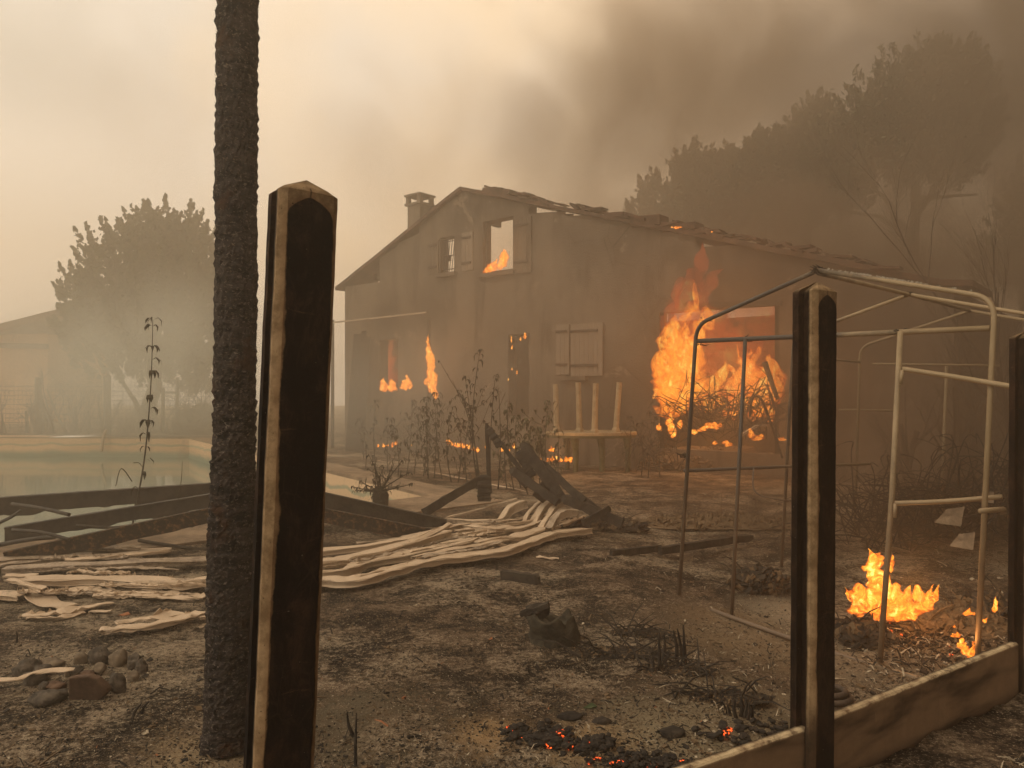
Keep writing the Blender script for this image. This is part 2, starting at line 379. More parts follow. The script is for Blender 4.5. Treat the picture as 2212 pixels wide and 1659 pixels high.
    # flames
    def flame(name, scale, stren, red=0., soft=1., opac=.8):
        t = NT(name); p = t.pos()
        at = t.new('ShaderNodeAttribute'); at.attribute_name = 'heat'; h = at.outputs['Fac']
        wv = t.noise(scale * .45, 3, .5, vec=p, col=True)
        mxv = t.new('ShaderNodeVectorMath'); mxv.operation = 'MULTIPLY_ADD'; t.lk(wv, mxv.inputs[0]); mxv.inputs[1].default_value = (1.1 / scale * 3,) * 3; t.lk(p, mxv.inputs[2])
        n = t.noise(scale, 6, .68, 1.1, vec=mxv.outputs[0], sc=(1, 1, .55))
        lw = t.new('ShaderNodeLayerWeight'); lw.inputs[0].default_value = .35
        fac = t.math('POWER', t.math('SUBTRACT', 1, lw.outputs['Facing'], clamp=True), 1.6 * soft)
        q = t.math('ADD', t.math('MULTIPLY', t.math('SUBTRACT', n, .5), 5.0), t.math('SUBTRACT', 1.2, t.math('MULTIPLY', h, 1.5)))
        q = t.math('MULTIPLY', t.math('MAXIMUM', q, 0), fac)
        rp = t.new('ShaderNodeValToRGB'); t.lk(t.math('MULTIPLY', q, .55), rp.inputs[0]); e = rp.color_ramp.elements
        e[0].position = 0; e[0].color = (.20, .018, .003, 1); e[1].position = 1; e[1].color = (1.0, .72, .17, 1)
        a = e.new(.2); a.color = (.5, .065, .008, 1); a = e.new(.42); a.color = (.8, .15 - .08 * red, .014, 1); a = e.new(.70); a.color = (1., .34 - .2 * red, .03, 1)
        em = t.new('ShaderNodeEmission'); em.inputs[1].default_value = stren; t.lk(rp.outputs[0], em.inputs[0])
        tr = t.new('ShaderNodeBsdfTransparent'); ad = t.new('ShaderNodeMixShader'); t.lk(em.outputs[0], ad.inputs[2]); t.lk(tr.outputs[0], ad.inputs[1])
        t.lk(t.math('MULTIPLY', t.math('MULTIPLY', t.step(q, .0, 1.3), t.step(h, 1.0, .45)), opac), ad.inputs[0])
        t.lk(ad.outputs[0], t.out.inputs[0]); t.mat.cycles.emission_sampling = 'NONE'; return t.mat
    M['flame'] = flame('flame', 15, 1.25, opac=.68)
    M['flame_big'] = flame('flame_big', 7, .95, opac=.42)
    M['flame_red'] = flame('flame_red', 2.6, .38, 1, opac=.22)
    M['flame_orange'] = flame('flame_orange', 7, 1.0, .3, opac=.46)
    t = NT('ember'); n = t.noise(90, 3, .6); f = t.step(n, .53, .6)
    b = t.bsdf((.02, .012, .01), .9); t.lk(t.mix(f, (0, 0, 0), (1, .10, .015)), t.b.inputs['Emission Color']); t.b.inputs['Emission Strength'].default_value = 1.6
    M['ember'] = b; b.cycles.emission_sampling = 'NONE'
    M['fire_glow'] = simple('glowing_room', (.10, .05, .03), (.22, .12, .07), 3)
mats()
exec_order = []
# ------------------------------------------------------------------ ground, pool
def axis(a, b, fa, fb, fine, coarse):
    out = [fa]; x = fa
    while x < fb: x += fine; out.append(x)
    st = fine
    while x < b: st = min(st * 1.12, coarse); x += st; out.append(x)
    x = fa; st = fine; lo = []
    while x > a: st = min(st * 1.12, coarse); x -= st; lo.append(x)
    return lo[::-1] + out
def ground():
    xs = axis(-60, 60, -5.5, 5.5, .05, 2.5); ys = axis(-12, 95, 2.0, 9.5, .045, 2.5)
    nx = len(xs); vs = []; fs = []; inside = []
    for y in ys:
        for x in xs:
            vs.append((x, y, g(x, y))); inside.append(poly_sd(x, y) < .3 if 5 < y < 29 and x < 0 else False)
    for j in range(len(ys) - 1):
        for i in range(nx - 1):
            q = (j * nx + i, j * nx + i + 1, (j + 1) * nx + i + 1, (j + 1) * nx + i)
            if not any(inside[k] for k in q): fs.append(q)
    mb = MB(); mb.v = vs; mb.f = fs; mb.m = [0] * len(fs)
    tag(mb.build('ground', M['ground'], smooth=True), kind='structure')
ground()
def offset_poly(P, d):
    n = len(P); out = []
    for i in range(n):
        a, b, c_ = P[i - 1], P[i], P[(i + 1) % n]
        n1 = Vector(((b - a).y, -(b - a).x)).normalized(); n2 = Vector(((c_ - b).y, -(c_ - b).x)).normalized()
        m = (n1 + n2).normalized(); out.append(b + m * d / max(.4, m.dot(n1)))
    return out
def pool():
    o1 = offset_poly(POOL, 1.0)
    sgn = 1 if poly_sd(o1[0].x, o1[0].y) > 0 else -1
    outer = offset_poly(POOL, sgn * .85); inn = offset_poly(POOL, sgn * -.0)
    root = empty('swimming_pool', 'half drained swimming pool with wrinkled cream liner and murky green water', 'pool', loc=(0, 0, 0))
    mb = MB(); n = len(POOL)
    for i in range(n):
        a, b = inn[i], inn[(i + 1) % n]; A, B = outer[i], outer[(i + 1) % n]
        for k in range(12):
            t0, t1 = k / 12, (k + 1) / 12
            p = [A.lerp(B, t0), A.lerp(B, t1), b.lerp(a, 1 - t1), b.lerp(a, 1 - t0)]
            def z(q, e): return RIM + .02 * nz(q.x, q.y, .8, 6) + e
            mb.quad((p[0].x, p[0].y, z(p[0], -.06)), (p[1].x, p[1].y, z(p[1], -.06)), (p[2].x, p[2].y, z(p[2], 0)), (p[3].x, p[3].y, z(p[3], 0)))
            mb.quad((p[0].x, p[0].y, z(p[0], -.06)), (p[1].x, p[1].y, z(p[1], -.06)), (p[1].x, p[1].y, -.5), (p[0].x, p[0].y, -.5))
            mb.quad((p[3].x, p[3].y, z(p[3], 0)), (p[2].x, p[2].y, z(p[2], 0)), (p[2].x, p[2].y, -.02), (p[3].x, p[3].y, -.02))
    mb.build('coping', M['coping'], root)
    mb = MB()
    for i in range(n):                                        # liner wall, wavy
        a, b = inn[i], inn[(i + 1) % n]; L = (b - a).length; k = max(4, int(L / .25)); nrm = Vector((-(b - a).y, (b - a).x)).normalized()
        if poly_sd(((a + b) / 2 + nrm * .2).x, ((a + b) / 2 + nrm * .2).y) > 0: nrm = -nrm
        rows = 10; vs = []
        for j in range(rows + 1):
            z = -1.4 + (RIM + 1.36) * j / rows
            for q in range(k + 1):
                p = a.lerp(b, q / k); off = .04 + .09 * sin(j / rows * pi) * (noise.noise(Vector((p.x * .5, p.y * .5, j * .35))) + .4)
                p = p + nrm * (off if 0 < q < k else 0.02); vs.append((p.x, p.y, z))
        mb.add(vs, [(j * (k + 1) + q, j * (k + 1) + q + 1, (j + 1) * (k + 1) + q + 1, (j + 1) * (k + 1) + q) for j in range(rows) for q in range(k)])
    mb.build('liner', M['liner'], root, smooth=True)
    w = MB(); w.add([(p.x, p.y, WATER) for p in offset_poly(POOL, sgn * .03)], [tuple(range(n))]); 
    tag(w.build('water', M['water']), kind='structure')
pool()

# ------------------------------------------------------------------ concrete fence posts and boards
def post(loc, h, lean, label):
    hx, hy, ch, sw, sd = .070, .050, .016, .020, .030
    prof = [(-hx + ch, -hy), (hx - ch, -hy), (hx, -hy + ch), (hx, -sw + .004), (hx - sd, -sw + .010), (hx - sd, sw), (hx, sw), (hx, hy - .008), (hx - .008, hy),
            (-hx + .008, hy), (-hx, hy - .008), (-hx, sw), (-hx + sd, sw), (-hx + sd, -sw + .010), (-hx, -sw + .004), (-hx, -hy + ch)]
    n = len(prof); rows = 90; vs = []; fs = []; sd0 = R() * 50
    zb = -h - .4
    for j in range(rows + 1):
        z = zb + (0 - zb) * j / rows - .022
        for (x, y) in prof:
            w = noise.noise(Vector((x * 9 + sd0, y * 9, z * 14))) * .0022 + noise.noise(Vector((x * 30, y * 30 + sd0, z * 60))) * .0012
            vs.append((x * (1 + w * 8), y * (1 + w * 8), z))
    for j in range(rows):
        for k in range(n): fs.append((j * n + k, j * n + (k + 1) % n, (j + 1) * n + (k + 1) % n, (j + 1) * n + k))
    o = len(vs); b = rows * n
    for (x, y) in prof: vs.append((x * .80, y * .80, -.013 + .002 * R()))
    for k in range(n): fs.append((b + k, b + (k + 1) % n, o + (k + 1) % n, o + k))
    vs.append((.004, -.004, .016)); a = len(vs) - 1
    for k in range(n): fs.append((o + k, o + (k + 1) % n, a))
    mb = MB(); mb.v = vs; mb.f = fs; mb.m = [0] * len(fs)
    ob = mb.build('fence_post', M['post']); ob.location = loc
    ang = math.atan2(FD.y, FD.x); ob.rotation_euler = (0, lean, ang)
    tag(ob, label, 'fence post', 'concrete posts of the burned fence'); return ob
post((P1.x + .012, P1.y, 2.085), 1.95, .038 * 1.15, 'tall sooty concrete fence post right beside the palm trunk')
post((P2.x + .01, P2.y, 1.985), 1.95, .010, 'sooty concrete fence post standing before the greenhouse frame')
post((P3.x + .04, P3.y, 1.885), 1.8, .012, 'concrete fence post at the far end of the scorched gravel board')
def board(a, b, z, z1, label):
    a = Vector((a.x, a.y)); b = Vector((b.x, b.y)); d = (b - a).normalized(); a = a + d * .045; b = b - d * .045
    mb = MB(); L = (b - a).length; n = 60; th = .018; vs = []
    H = .5
    prof = [(-th, -H), (-th, -.006), (-th + .006, 0), (th - .005, .001), (th, -.006), (th, -H)]
    for i in range(n + 1):
        x = L * i / n
        for k, (y, zz) in enumerate(prof):
            w = noise.noise(Vector((x * 14, k, 3))) * .003 + (noise.noise(Vector((x * 40, k * 2, 9))) * .002 if k in (1, 2, 3, 4) else 0)
            vs.append((x, y + w, zz + w * .8))
    m = len(prof); fs = [(i * m + k, (i + 1) * m + k, (i + 1) * m + k + 1, i * m + k + 1) for i in range(n) for k in range(m - 1)]
    fs += [tuple(range(m)), tuple(n * m + k for k in range(m))[::-1]]
    mb.add(vs, fs); o = mb.build('gravel_board', M['board']); o.location = (a.x, a.y, z)
    o.rotation_euler = (0, -math.atan2(z1 - z, L), math.atan2(d.y, d.x))
    tag(o, label, 'gravel board', 'concrete boards between the fence posts')
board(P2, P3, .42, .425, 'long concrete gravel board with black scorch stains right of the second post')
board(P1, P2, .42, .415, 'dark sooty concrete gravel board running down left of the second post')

# ------------------------------------------------------------------ palm trunk
def palm():
    ctr = spline([U(491, 1612, 3.6), U(492, 1560, 3.6), U(496, 1300, 3.6), U(502, 1060, 3.6), U(508, 830, 3.6), U(510, 420, 3.6), U(513, 0, 3.6), U(516, -420, 3.6)], 40)
    root = empty('palm_tree', 'charred palm trunk with ringed fibrous bark rising out of the picture', 'palm tree', loc=tuple(ctr[0]))
    n = len(ctr); seg = 56; vs = []; base = ctr[0]
    for i, p in enumerate(ctr):
        z = p.z; v = HZ - (z - EYE) * F / 3.6
        r = .090 if v < 900 else .090 + .008 * sm(v, 900, 1100) 
        r += .005 * sm(v, 1400, 1560) + .012 * sm(v, 1540, 1612) ** 2
        if v < 300: r -= .006 * sm(v, 300, -300)
        for k in range(seg):
            a = 2 * pi * k / seg; q = Vector((cos(a), sin(a), 0))
            ring = ((z / .052 + .55 * noise.noise(Vector((q.x * 2.3, q.y * 2.3, z * 6)))) % 1)
            w = .011 * (ring - .5) + .009 * noise.noise(Vector((q.x * 4, q.y * 4, z * 11))) + .008 * noise.noise(Vector((q.x * 11, q.y * 11, z * 45)))
            if z < .12: w += .02 * max(0, noise.noise(Vector((q.x * 5, q.y * 5, 1)))) * (1 - z / .12)
            vs.append(p + q * (r + w) - base)
    mb = MB(); mb.add(vs, [(i * seg + k, i * seg + (k + 1) % seg, (i + 1) * seg + (k + 1) % seg, (i + 1) * seg + k) for i in range(n - 1) for k in range(seg)] + [tuple((n - 1) * seg + k for k in range(seg))])
    mb.build('trunk', M['trunk'], root)
    mb = MB(); rr = random.Random(3)
    for q in range(5200):
        i = rr.randrange(2, n - 1); p = ctr[i] - base; a = rr.uniform(0, 2 * pi); dr = Vector((cos(a), sin(a), 0)); tg = Vector((-sin(a), cos(a), 0))
        v = HZ - (ctr[i].z - EYE) * F / 3.6
        if v > 1250 and rr.random() < .6: continue
        r = .089 + .008 * sm(v, 900, 1100) + .005 * sm(v, 1400, 1560)
        L = rr.uniform(.006, .022); w = rr.uniform(.002, .007); t = tg * rr.uniform(-.9, .9)
        s = p + dr * r
        e = s + (dr * rr.uniform(.1, .55) + Vector((0, 0, rr.uniform(.3, 1))) + t) * L
        mb.add([s - tg * w, s + tg * w, e], [(0, 1, 2)], 1 if rr.random() < .24 else 0)
    mb.build('bark_fibres', [M['trunk'], M['fibre']], root)
palm()

# ------------------------------------------------------------------ burning house
HD = Vector((-2106 / F, 1.0, 0)).normalized()                 # along the wall, away to the left
HN = Vector((HD.y, -HD.x, 0))                                 # into the house
if HN.y < 0: HN = -HN
W0 = U(1270, HZ, 18.0); W0.z = 0
def dwall(u):
    k = (u - CX) / F                                          # (W0 + HD t).x = k (W0 + HD t).y
    t = (k * W0.y - W0.x) / (HD.x - k * HD.y); return t, (W0 + HD * t).y
TL = dwall(745)[0]
def hs(u): return TL - dwall(u)[0]                            # distance from the left corner, to the right
def hz(u, v): return EYE - (v - HZ) / F * dwall(u)[1]
HO = W0 + HD * TL; HX = -HD
HLEN = hs(2060); RS = hs(1000); EZL = hz(745, 618); RZ = hz(1000, 412); EZR = hz(2060, 622)
def roof_z(s): return EZL + (RZ - EZL) * s / RS if s < RS else RZ + (EZR - RZ) * (s - RS) / (HLEN - RS)
def HP(s, dpt, z): return (s, dpt, z)
house = empty('burning_house', 'two storey gabled house on fire with smoke stained walls', 'house', loc=(HO.x, HO.y, 0))
house.rotation_euler = (0, 0, math.atan2(HX.y, HX.x))
def ho(mb, name, m, parent=None, smooth=False): return mb.build(name, m, parent or house, smooth)
OPEN = [(951, 981, 512, 590), (1043, 1108, 473, 588), (820, 860, 733, 846), (1098, 1142, 722, 900), (1236, 1305, 700, 812), (1424, 1683, 666, 975)]
op = []
for (u0, u1, v0, v1) in OPEN:
    um = (u0 + u1) / 2; op.append((hs(u0), hs(u1), hz(um, v1), hz(um, v0)))
op[4] = (hs(1222), hs(1262), op[4][2], op[4][3])
def build_house():
    th = .32
    xs = sorted(set([0, HLEN, RS] + [a for o in op for a in o[:2]]))
    x2 = []
    for a, b in zip(xs, xs[1:]):
        k = max(1, int((b - a) / .8)); x2 += [a + (b - a) * i / k for i in range(k)]
    xs = x2 + [xs[-1]]
    zs = sorted(set([-.4] + [a for o in op for a in o[2:]] + [2.0, 3.0]))
    mb = MB()
    def inop(x, z): return any(o[0] < x < o[1] and o[2] < z < o[3] for o in op)
    for a, b in zip(xs, xs[1:]):
        m = (a + b) / 2; ta, tb = roof_z(a), roof_z(b)
        cells = [z for z in zs]
        for z0, z1 in zip(cells, cells[1:] + [99]):
            if z0 >= min(ta, tb) - .02: continue
            if inop(m, (z0 + min(z1, max(ta, tb))) / 2): continue
            za, zb = min(z1, ta), min(z1, tb)
            if za <= z0: za = z0
            if zb <= z0: zb = z0
            vs = [HP(a, 0, z0), HP(b, 0, z0), HP(b, 0, zb), HP(a, 0, za), HP(a, th, z0), HP(b, th, z0), HP(b, th, zb), HP(a, th, za)]
            mb.add(vs, [(0, 1, 2, 3), (5, 4, 7, 6)])
    for i, (a, b, z0, z1) in enumerate(op):                   # reveals
        mb.add([HP(a, 0, z0), HP(b, 0, z0), HP(b, 0, z1), HP(a, 0, z1), HP(a, th, z0), HP(b, th, z0), HP(b, th, z1), HP(a, th, z1)], [(0, 4, 5, 1), (2, 6, 7, 3), (0, 3, 7, 4), (1, 5, 6, 2)])
    dp = 8.5
    mb.add([HP(0, 0, -.4), HP(0, dp, -.4), HP(0, dp, EZL - .4), HP(0, 0, EZL)], [(0, 1, 2, 3)])
    mb.add([HP(HLEN, 0, -.4), HP(HLEN, dp, -.4), HP(HLEN, dp, EZR), HP(HLEN, 0, EZR)], [(0, 1, 2, 3)])
    mb.add([HP(0, dp, -.4), HP(HLEN, dp, -.4), HP(HLEN, dp, 3), HP(RS + 3, dp, 3.4), HP(RS, dp, 3.2), HP(0, dp, 3.0)], [(0, 1, 2, 3, 4, 5)])
    mb.box(HP(HLEN / 2, 3.0, 1.5), (HLEN / 2 - .1, 0, 0), (0, .06, 0), (0, 0, 1.9))   # inner wall
    ho(mb, 'wall', M['wall'])
    # roof: what is left of it is a band behind the gable
    mb = MB(); rr = random.Random(5)
    def band(s0, s1, back, thick=.10, fr=-.12):
        k = max(2, int(abs(s1 - s0) / .42))
        for i in range(k):
            a = s0 + (s1 - s0) * i / k; b = s0 + (s1 - s0) * (i + 1) / k
            ex = back * rr.uniform(.8, 1.1); j = 0
            e0 = lambda q: .035 * noise.noise(Vector((q * .9, 0, 3)))
            z0, z1 = roof_z(max(0, min(HLEN, a))) + (a if a < 0 else 0) * .35 + e0(a), roof_z(max(0, min(HLEN, b))) + (b if b < 0 else 0) * .35 + e0(b)
            vs = [HP(a, fr, z0), HP(b, fr, z1), HP(b, ex, z1), HP(a, ex, z0), HP(a, fr, z0 + thick), HP(b, fr, z1 + thick), HP(b, ex, z1 + thick), HP(a, ex, z0 + thick)]
            mb.add(vs, [(0, 1, 2, 3), (4, 7, 6, 5), (0, 4, 5, 1), (2, 6, 7, 3), (0, 3, 7, 4), (1, 5, 6, 2)])
    band(-.3, RS, .9); band(RS + .02, RS + 2.6, 1.0); band(RS + 2.6, RS + 5.8, .35, .08); band(RS + 5.8, HLEN + .3, 2.2)
    ro = ho(mb, 'roof', M['tile'])
    for i in range(70):                                        # loose broken tiles along the rake
        s = RS + rr.uniform(.5, HLEN - RS - 1); z = roof_z(s) + .16 + rr.uniform(-.03, .09)
        mb = MB(); mb.box(HP(s, rr.uniform(-.1, .5), z - .04), (rr.uniform(.08, .24), 0, rr.uniform(-.10, .04)), (0, .15, 0), (0, 0, rr.uniform(.015, .035))); ho(mb, 'broken_tile', M['tile'], ro)
    for s, w_, h_ in [(hs(1062), .22, .10), (hs(1078), .16, .13), (hs(1085), .3, .07), (hs(1398), .35, .13), (hs(1468), .4, .09), (hs(1330), .25, .06)]:
        mb = MB(); mb.box(HP(s, .1, roof_z(s) + .13), (w_, 0, -.02), (0, .2, 0), (0, 0, h_ * .8)); ho(mb, 'broken_tile', M['tile'], ro)
    # charred rafters standing out of the roof
    for (u0, v0, u1, v1, dp0, w) in [(940, 462, 934, 420, 4.0, .16), (876, 500, 852, 490, 3.5, .14), (1030, 480, 1000, 500, .2, .1)]:
        a = Vector((hs(u0), dp0, hz(u0, v0) + .16 * dp0)); b = Vector((hs(u1), dp0, hz(u1, v1) + .16 * dp0 * 1.05)); mb = MB(); mb.bar(a, b, w, w); ho(mb, 'rafter', M['char'], ro)
    for i in range(9):
        s = 1 + i * 1.6
        if s < HLEN - 1:
            mb = MB(); mb.bar((s, .3, roof_z(s) - .22), (s + .1, .35 + rr.uniform(.8, 2.5), roof_z(s) - .25 - rr.uniform(0, .6)), .12, .16); ho(mb, 'rafter', M['char'], ro)
    # chimney
    cp = U(907, 520, 25.0); v_ = Vector((cp.x - HO.x, cp.y - HO.y, 0)); cs, cd = v_.dot(HX), v_.dot(HN)
    def cz(v): return EYE - (v - HZ) / F * 25.0
    mb = MB(); zt = cz(446); hw = .27
    mb.box((cs, cd, (zt + 3) / 2), (hw, 0, 0), (0, hw, 0), (0, 0, (zt - 3) / 2))
    mb.box((cs, cd, zt + .03), (hw + .07, 0, 0), (0, hw + .07, 0), (0, 0, .035))
    for i in (-1, 1):
        for j in (-1, 1): mb.box((cs + i * (hw - .02), cd + j * (hw - .02), zt + .16), (.06, 0, 0), (0, .06, 0), (0, 0, .13))
    mb.box((cs, cd, zt + .16), (.07, 0, 0), (0, .07, 0), (0, 0, .13))
    mb.box((cs, cd, zt + .31), (hw + .08, 0, 0), (0, hw + .08, 0), (0, 0, .03))
    t = zt + .342; h = hw + .06
    mb.add([(cs - h, cd - h, t), (cs + h, cd - h, t), (cs + h, cd + h, t), (cs - h, cd + h, t), (cs, cd, t + .12)], [(0, 1, 4), (1, 2, 4), (2, 3, 4), (3, 0, 4)])
    ho(mb, 'chimney', M['wall'], ro)
    # shutters: planks with battens, standing open beside the openings
    def shutter(s0, s1, z0, z1, dy0=-.03, dy1=-.03, m='shutter'):
        mb = MB(); k = max(3, int(abs(s1 - s0) / .11))
        for i in range(k):
            a, b = i / k, (i + 1) / k - .06 / k; x0, x1 = s0 + (s1 - s0) * a, s0 + (s1 - s0) * b; y0, y1 = dy0 + (dy1 - dy0) * a, dy0 + (dy1 - dy0) * b
            mb.add([(x0, y0, z0), (x1, y1, z0), (x1, y1, z1), (x0, y0, z1), (x0, y0 + .03, z0), (x1, y1 + .03, z0), (x1, y1 + .03, z1), (x0, y0 + .03, z1)], [(0, 1, 2, 3), (5, 4, 7, 6), (0, 3, 7, 4), (1, 5, 6, 2), (3, 2, 6, 7), (0, 4, 5, 1)])
        o = ho(mb, 'shutter', M[m])
        for f in (.14, .80):
            mb = MB()
            z = z1 - (z1 - z0) * f
            mb.bar((s0, dy0 - .015, z), (s0 + (s1 - s0) * .85, dy0 + (dy1 - dy0) * .85 - .015, z), .025, .06); ho(mb, 'hinge_strap', M['char'], o)
    shutter(hs(1203), hs(1231), hz(1217, 809), hz(1217, 701)); shutter(hs(1236), hs(1305), hz(1270, 812), hz(1270, 699), -.06, -.06)
    shutter(hs(999), hs(1023), hz(1010, 585), hz(1010, 502)); shutter(hs(1113), hs(1150), hz(1130, 590), hz(1130, 470), -.05, -.05, 'wall')
    shutter(hs(928), hs(949), hz(940, 592), hz(940, 520), -.04, -.04, 'wall')
    for (a, b, z0, z1) in op[:2] + [op[4]]:
        mb = MB(); mb.box(((a + b) / 2, -.03, z0 - .05), ((b - a) / 2 + .1, 0, 0), (0, .09, 0), (0, 0, .05)); mb.build('window_sill', M['wall'], house)
    a, b, z0, z1 = op[0]; mb = MB()                            # bars in the small window
    for k in range(6): mb.tube([(a + (b - a) * (k + .5) / 6 + .1 * (z0 - z1) * 0 - .06, .1, z0), (a + (b - a) * (k + .5) / 6 + .06, .1, z1)], .011, 4)
    for k in (.12, .5, .9): mb.bar((a, .1, z0 + (z1 - z0) * k), (b, .1, z0 + (z1 - z0) * k), .02, .02)
    mb.build('window_bars', M['char'], house)
    a, b, z0, z1 = op[1]; mb = MB()
    mb.bar((a + .03, .12, z0), (a + .03, .12, z1), .06, .06); mb.bar((b - .03, .12, z0), (b - .03, .12, z1), .06, .06); mb.bar((a + .06, .12, z0 + .03), (b - .06, .12, z0 + .03), .06, .06)
    mb.build('window_frame', M['char'], house)
    a, b, z0, z1 = op[5]; mb = MB()                            # dark jambs round the big opening
    for x in (a + .05, b - .05):
        mb = MB(); mb.bar((x, .1, z0), (x, .1, z1), .1, .12); mb.build('door_jamb', M['soot'], house)
    # pergola rail over the left part
    mb = MB(); mb.bar((hs(742), -.5, hz(742, 700)), (hs(955), -.6, hz(955, 679)), .04, .04); mb.build('pergola_rail', M['sill'], house)
    for u in (748, 955):
        mb = MB(); mb.bar((hs(u), -.5, 0), (hs(u), -.5, hz(u, 692) - .02), .07, .07); mb.build('pergola_post', M['char'], house)
    # soot plume staining: lintel beam
    mb = MB(); mb.bar((hs(1480), -.02, hz(1480, 660)), (hs(1690), -.02, hz(1690, 655)), .12, .1); mb.build('lintel', M['soot'], house)
build_house()
def planks():
    for (u0, v0, u1, v1, w, lab) in [(758, 852, 776, 722, .3, 'broad charred plank leaning on the house wall, leftmost of three'), (771, 850, 786, 716, .14, 'narrow charred plank leaning on the house wall, middle of three'), (779, 852, 792, 728, .2, 'charred plank leaning on the house wall, rightmost of three')]:
        d = dwall(u0)[1]; mb = MB(); b0 = U(u0, v0, d - 1.6); b0.z = g(b0.x, b0.y); b1 = U(u1, v1, d - .6)
        mb.bar(b0, b1, w, .05, up=(0, -1, 0)); o = mb.build('leaning_plank', M['char'], loc=b0); tag(o, lab, 'plank', 'planks leaning on the house')
planks()

# far house on the left
def far_house():
    D = 40; root = empty('far_house', 'low house with orange wall beyond the far fence', 'house', loc=(U(0, HZ, D).x, D, 0))
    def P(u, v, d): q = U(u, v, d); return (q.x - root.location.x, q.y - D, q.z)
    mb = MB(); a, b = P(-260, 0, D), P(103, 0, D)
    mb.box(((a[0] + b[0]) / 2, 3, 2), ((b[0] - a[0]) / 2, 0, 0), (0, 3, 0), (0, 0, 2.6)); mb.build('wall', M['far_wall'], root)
    mb = MB(); p, q = P(-300, 790, D - 1), P(128, 682, D - 1)
    mb.add([p, q, (q[0], q[1] + 8, q[2]), (p[0], p[1] + 8, p[2]), (p[0], p[1], p[2] + .35), (q[0], q[1], q[2] + .35), (q[0], q[1] + 8, q[2] + .35), (p[0], p[1] + 8, p[2] + .35)], [(0, 1, 2, 3), (7, 6, 5, 4), (0, 4, 5, 1), (1, 5, 6, 2)])
    mb.build('roof', M['tile'], root)
    mb = MB(); mb.bar(P(-250, 742, D - .3), P(103, 748, D - .3), .15, .25); mb.build('gutter', M['char'], root)
far_house()
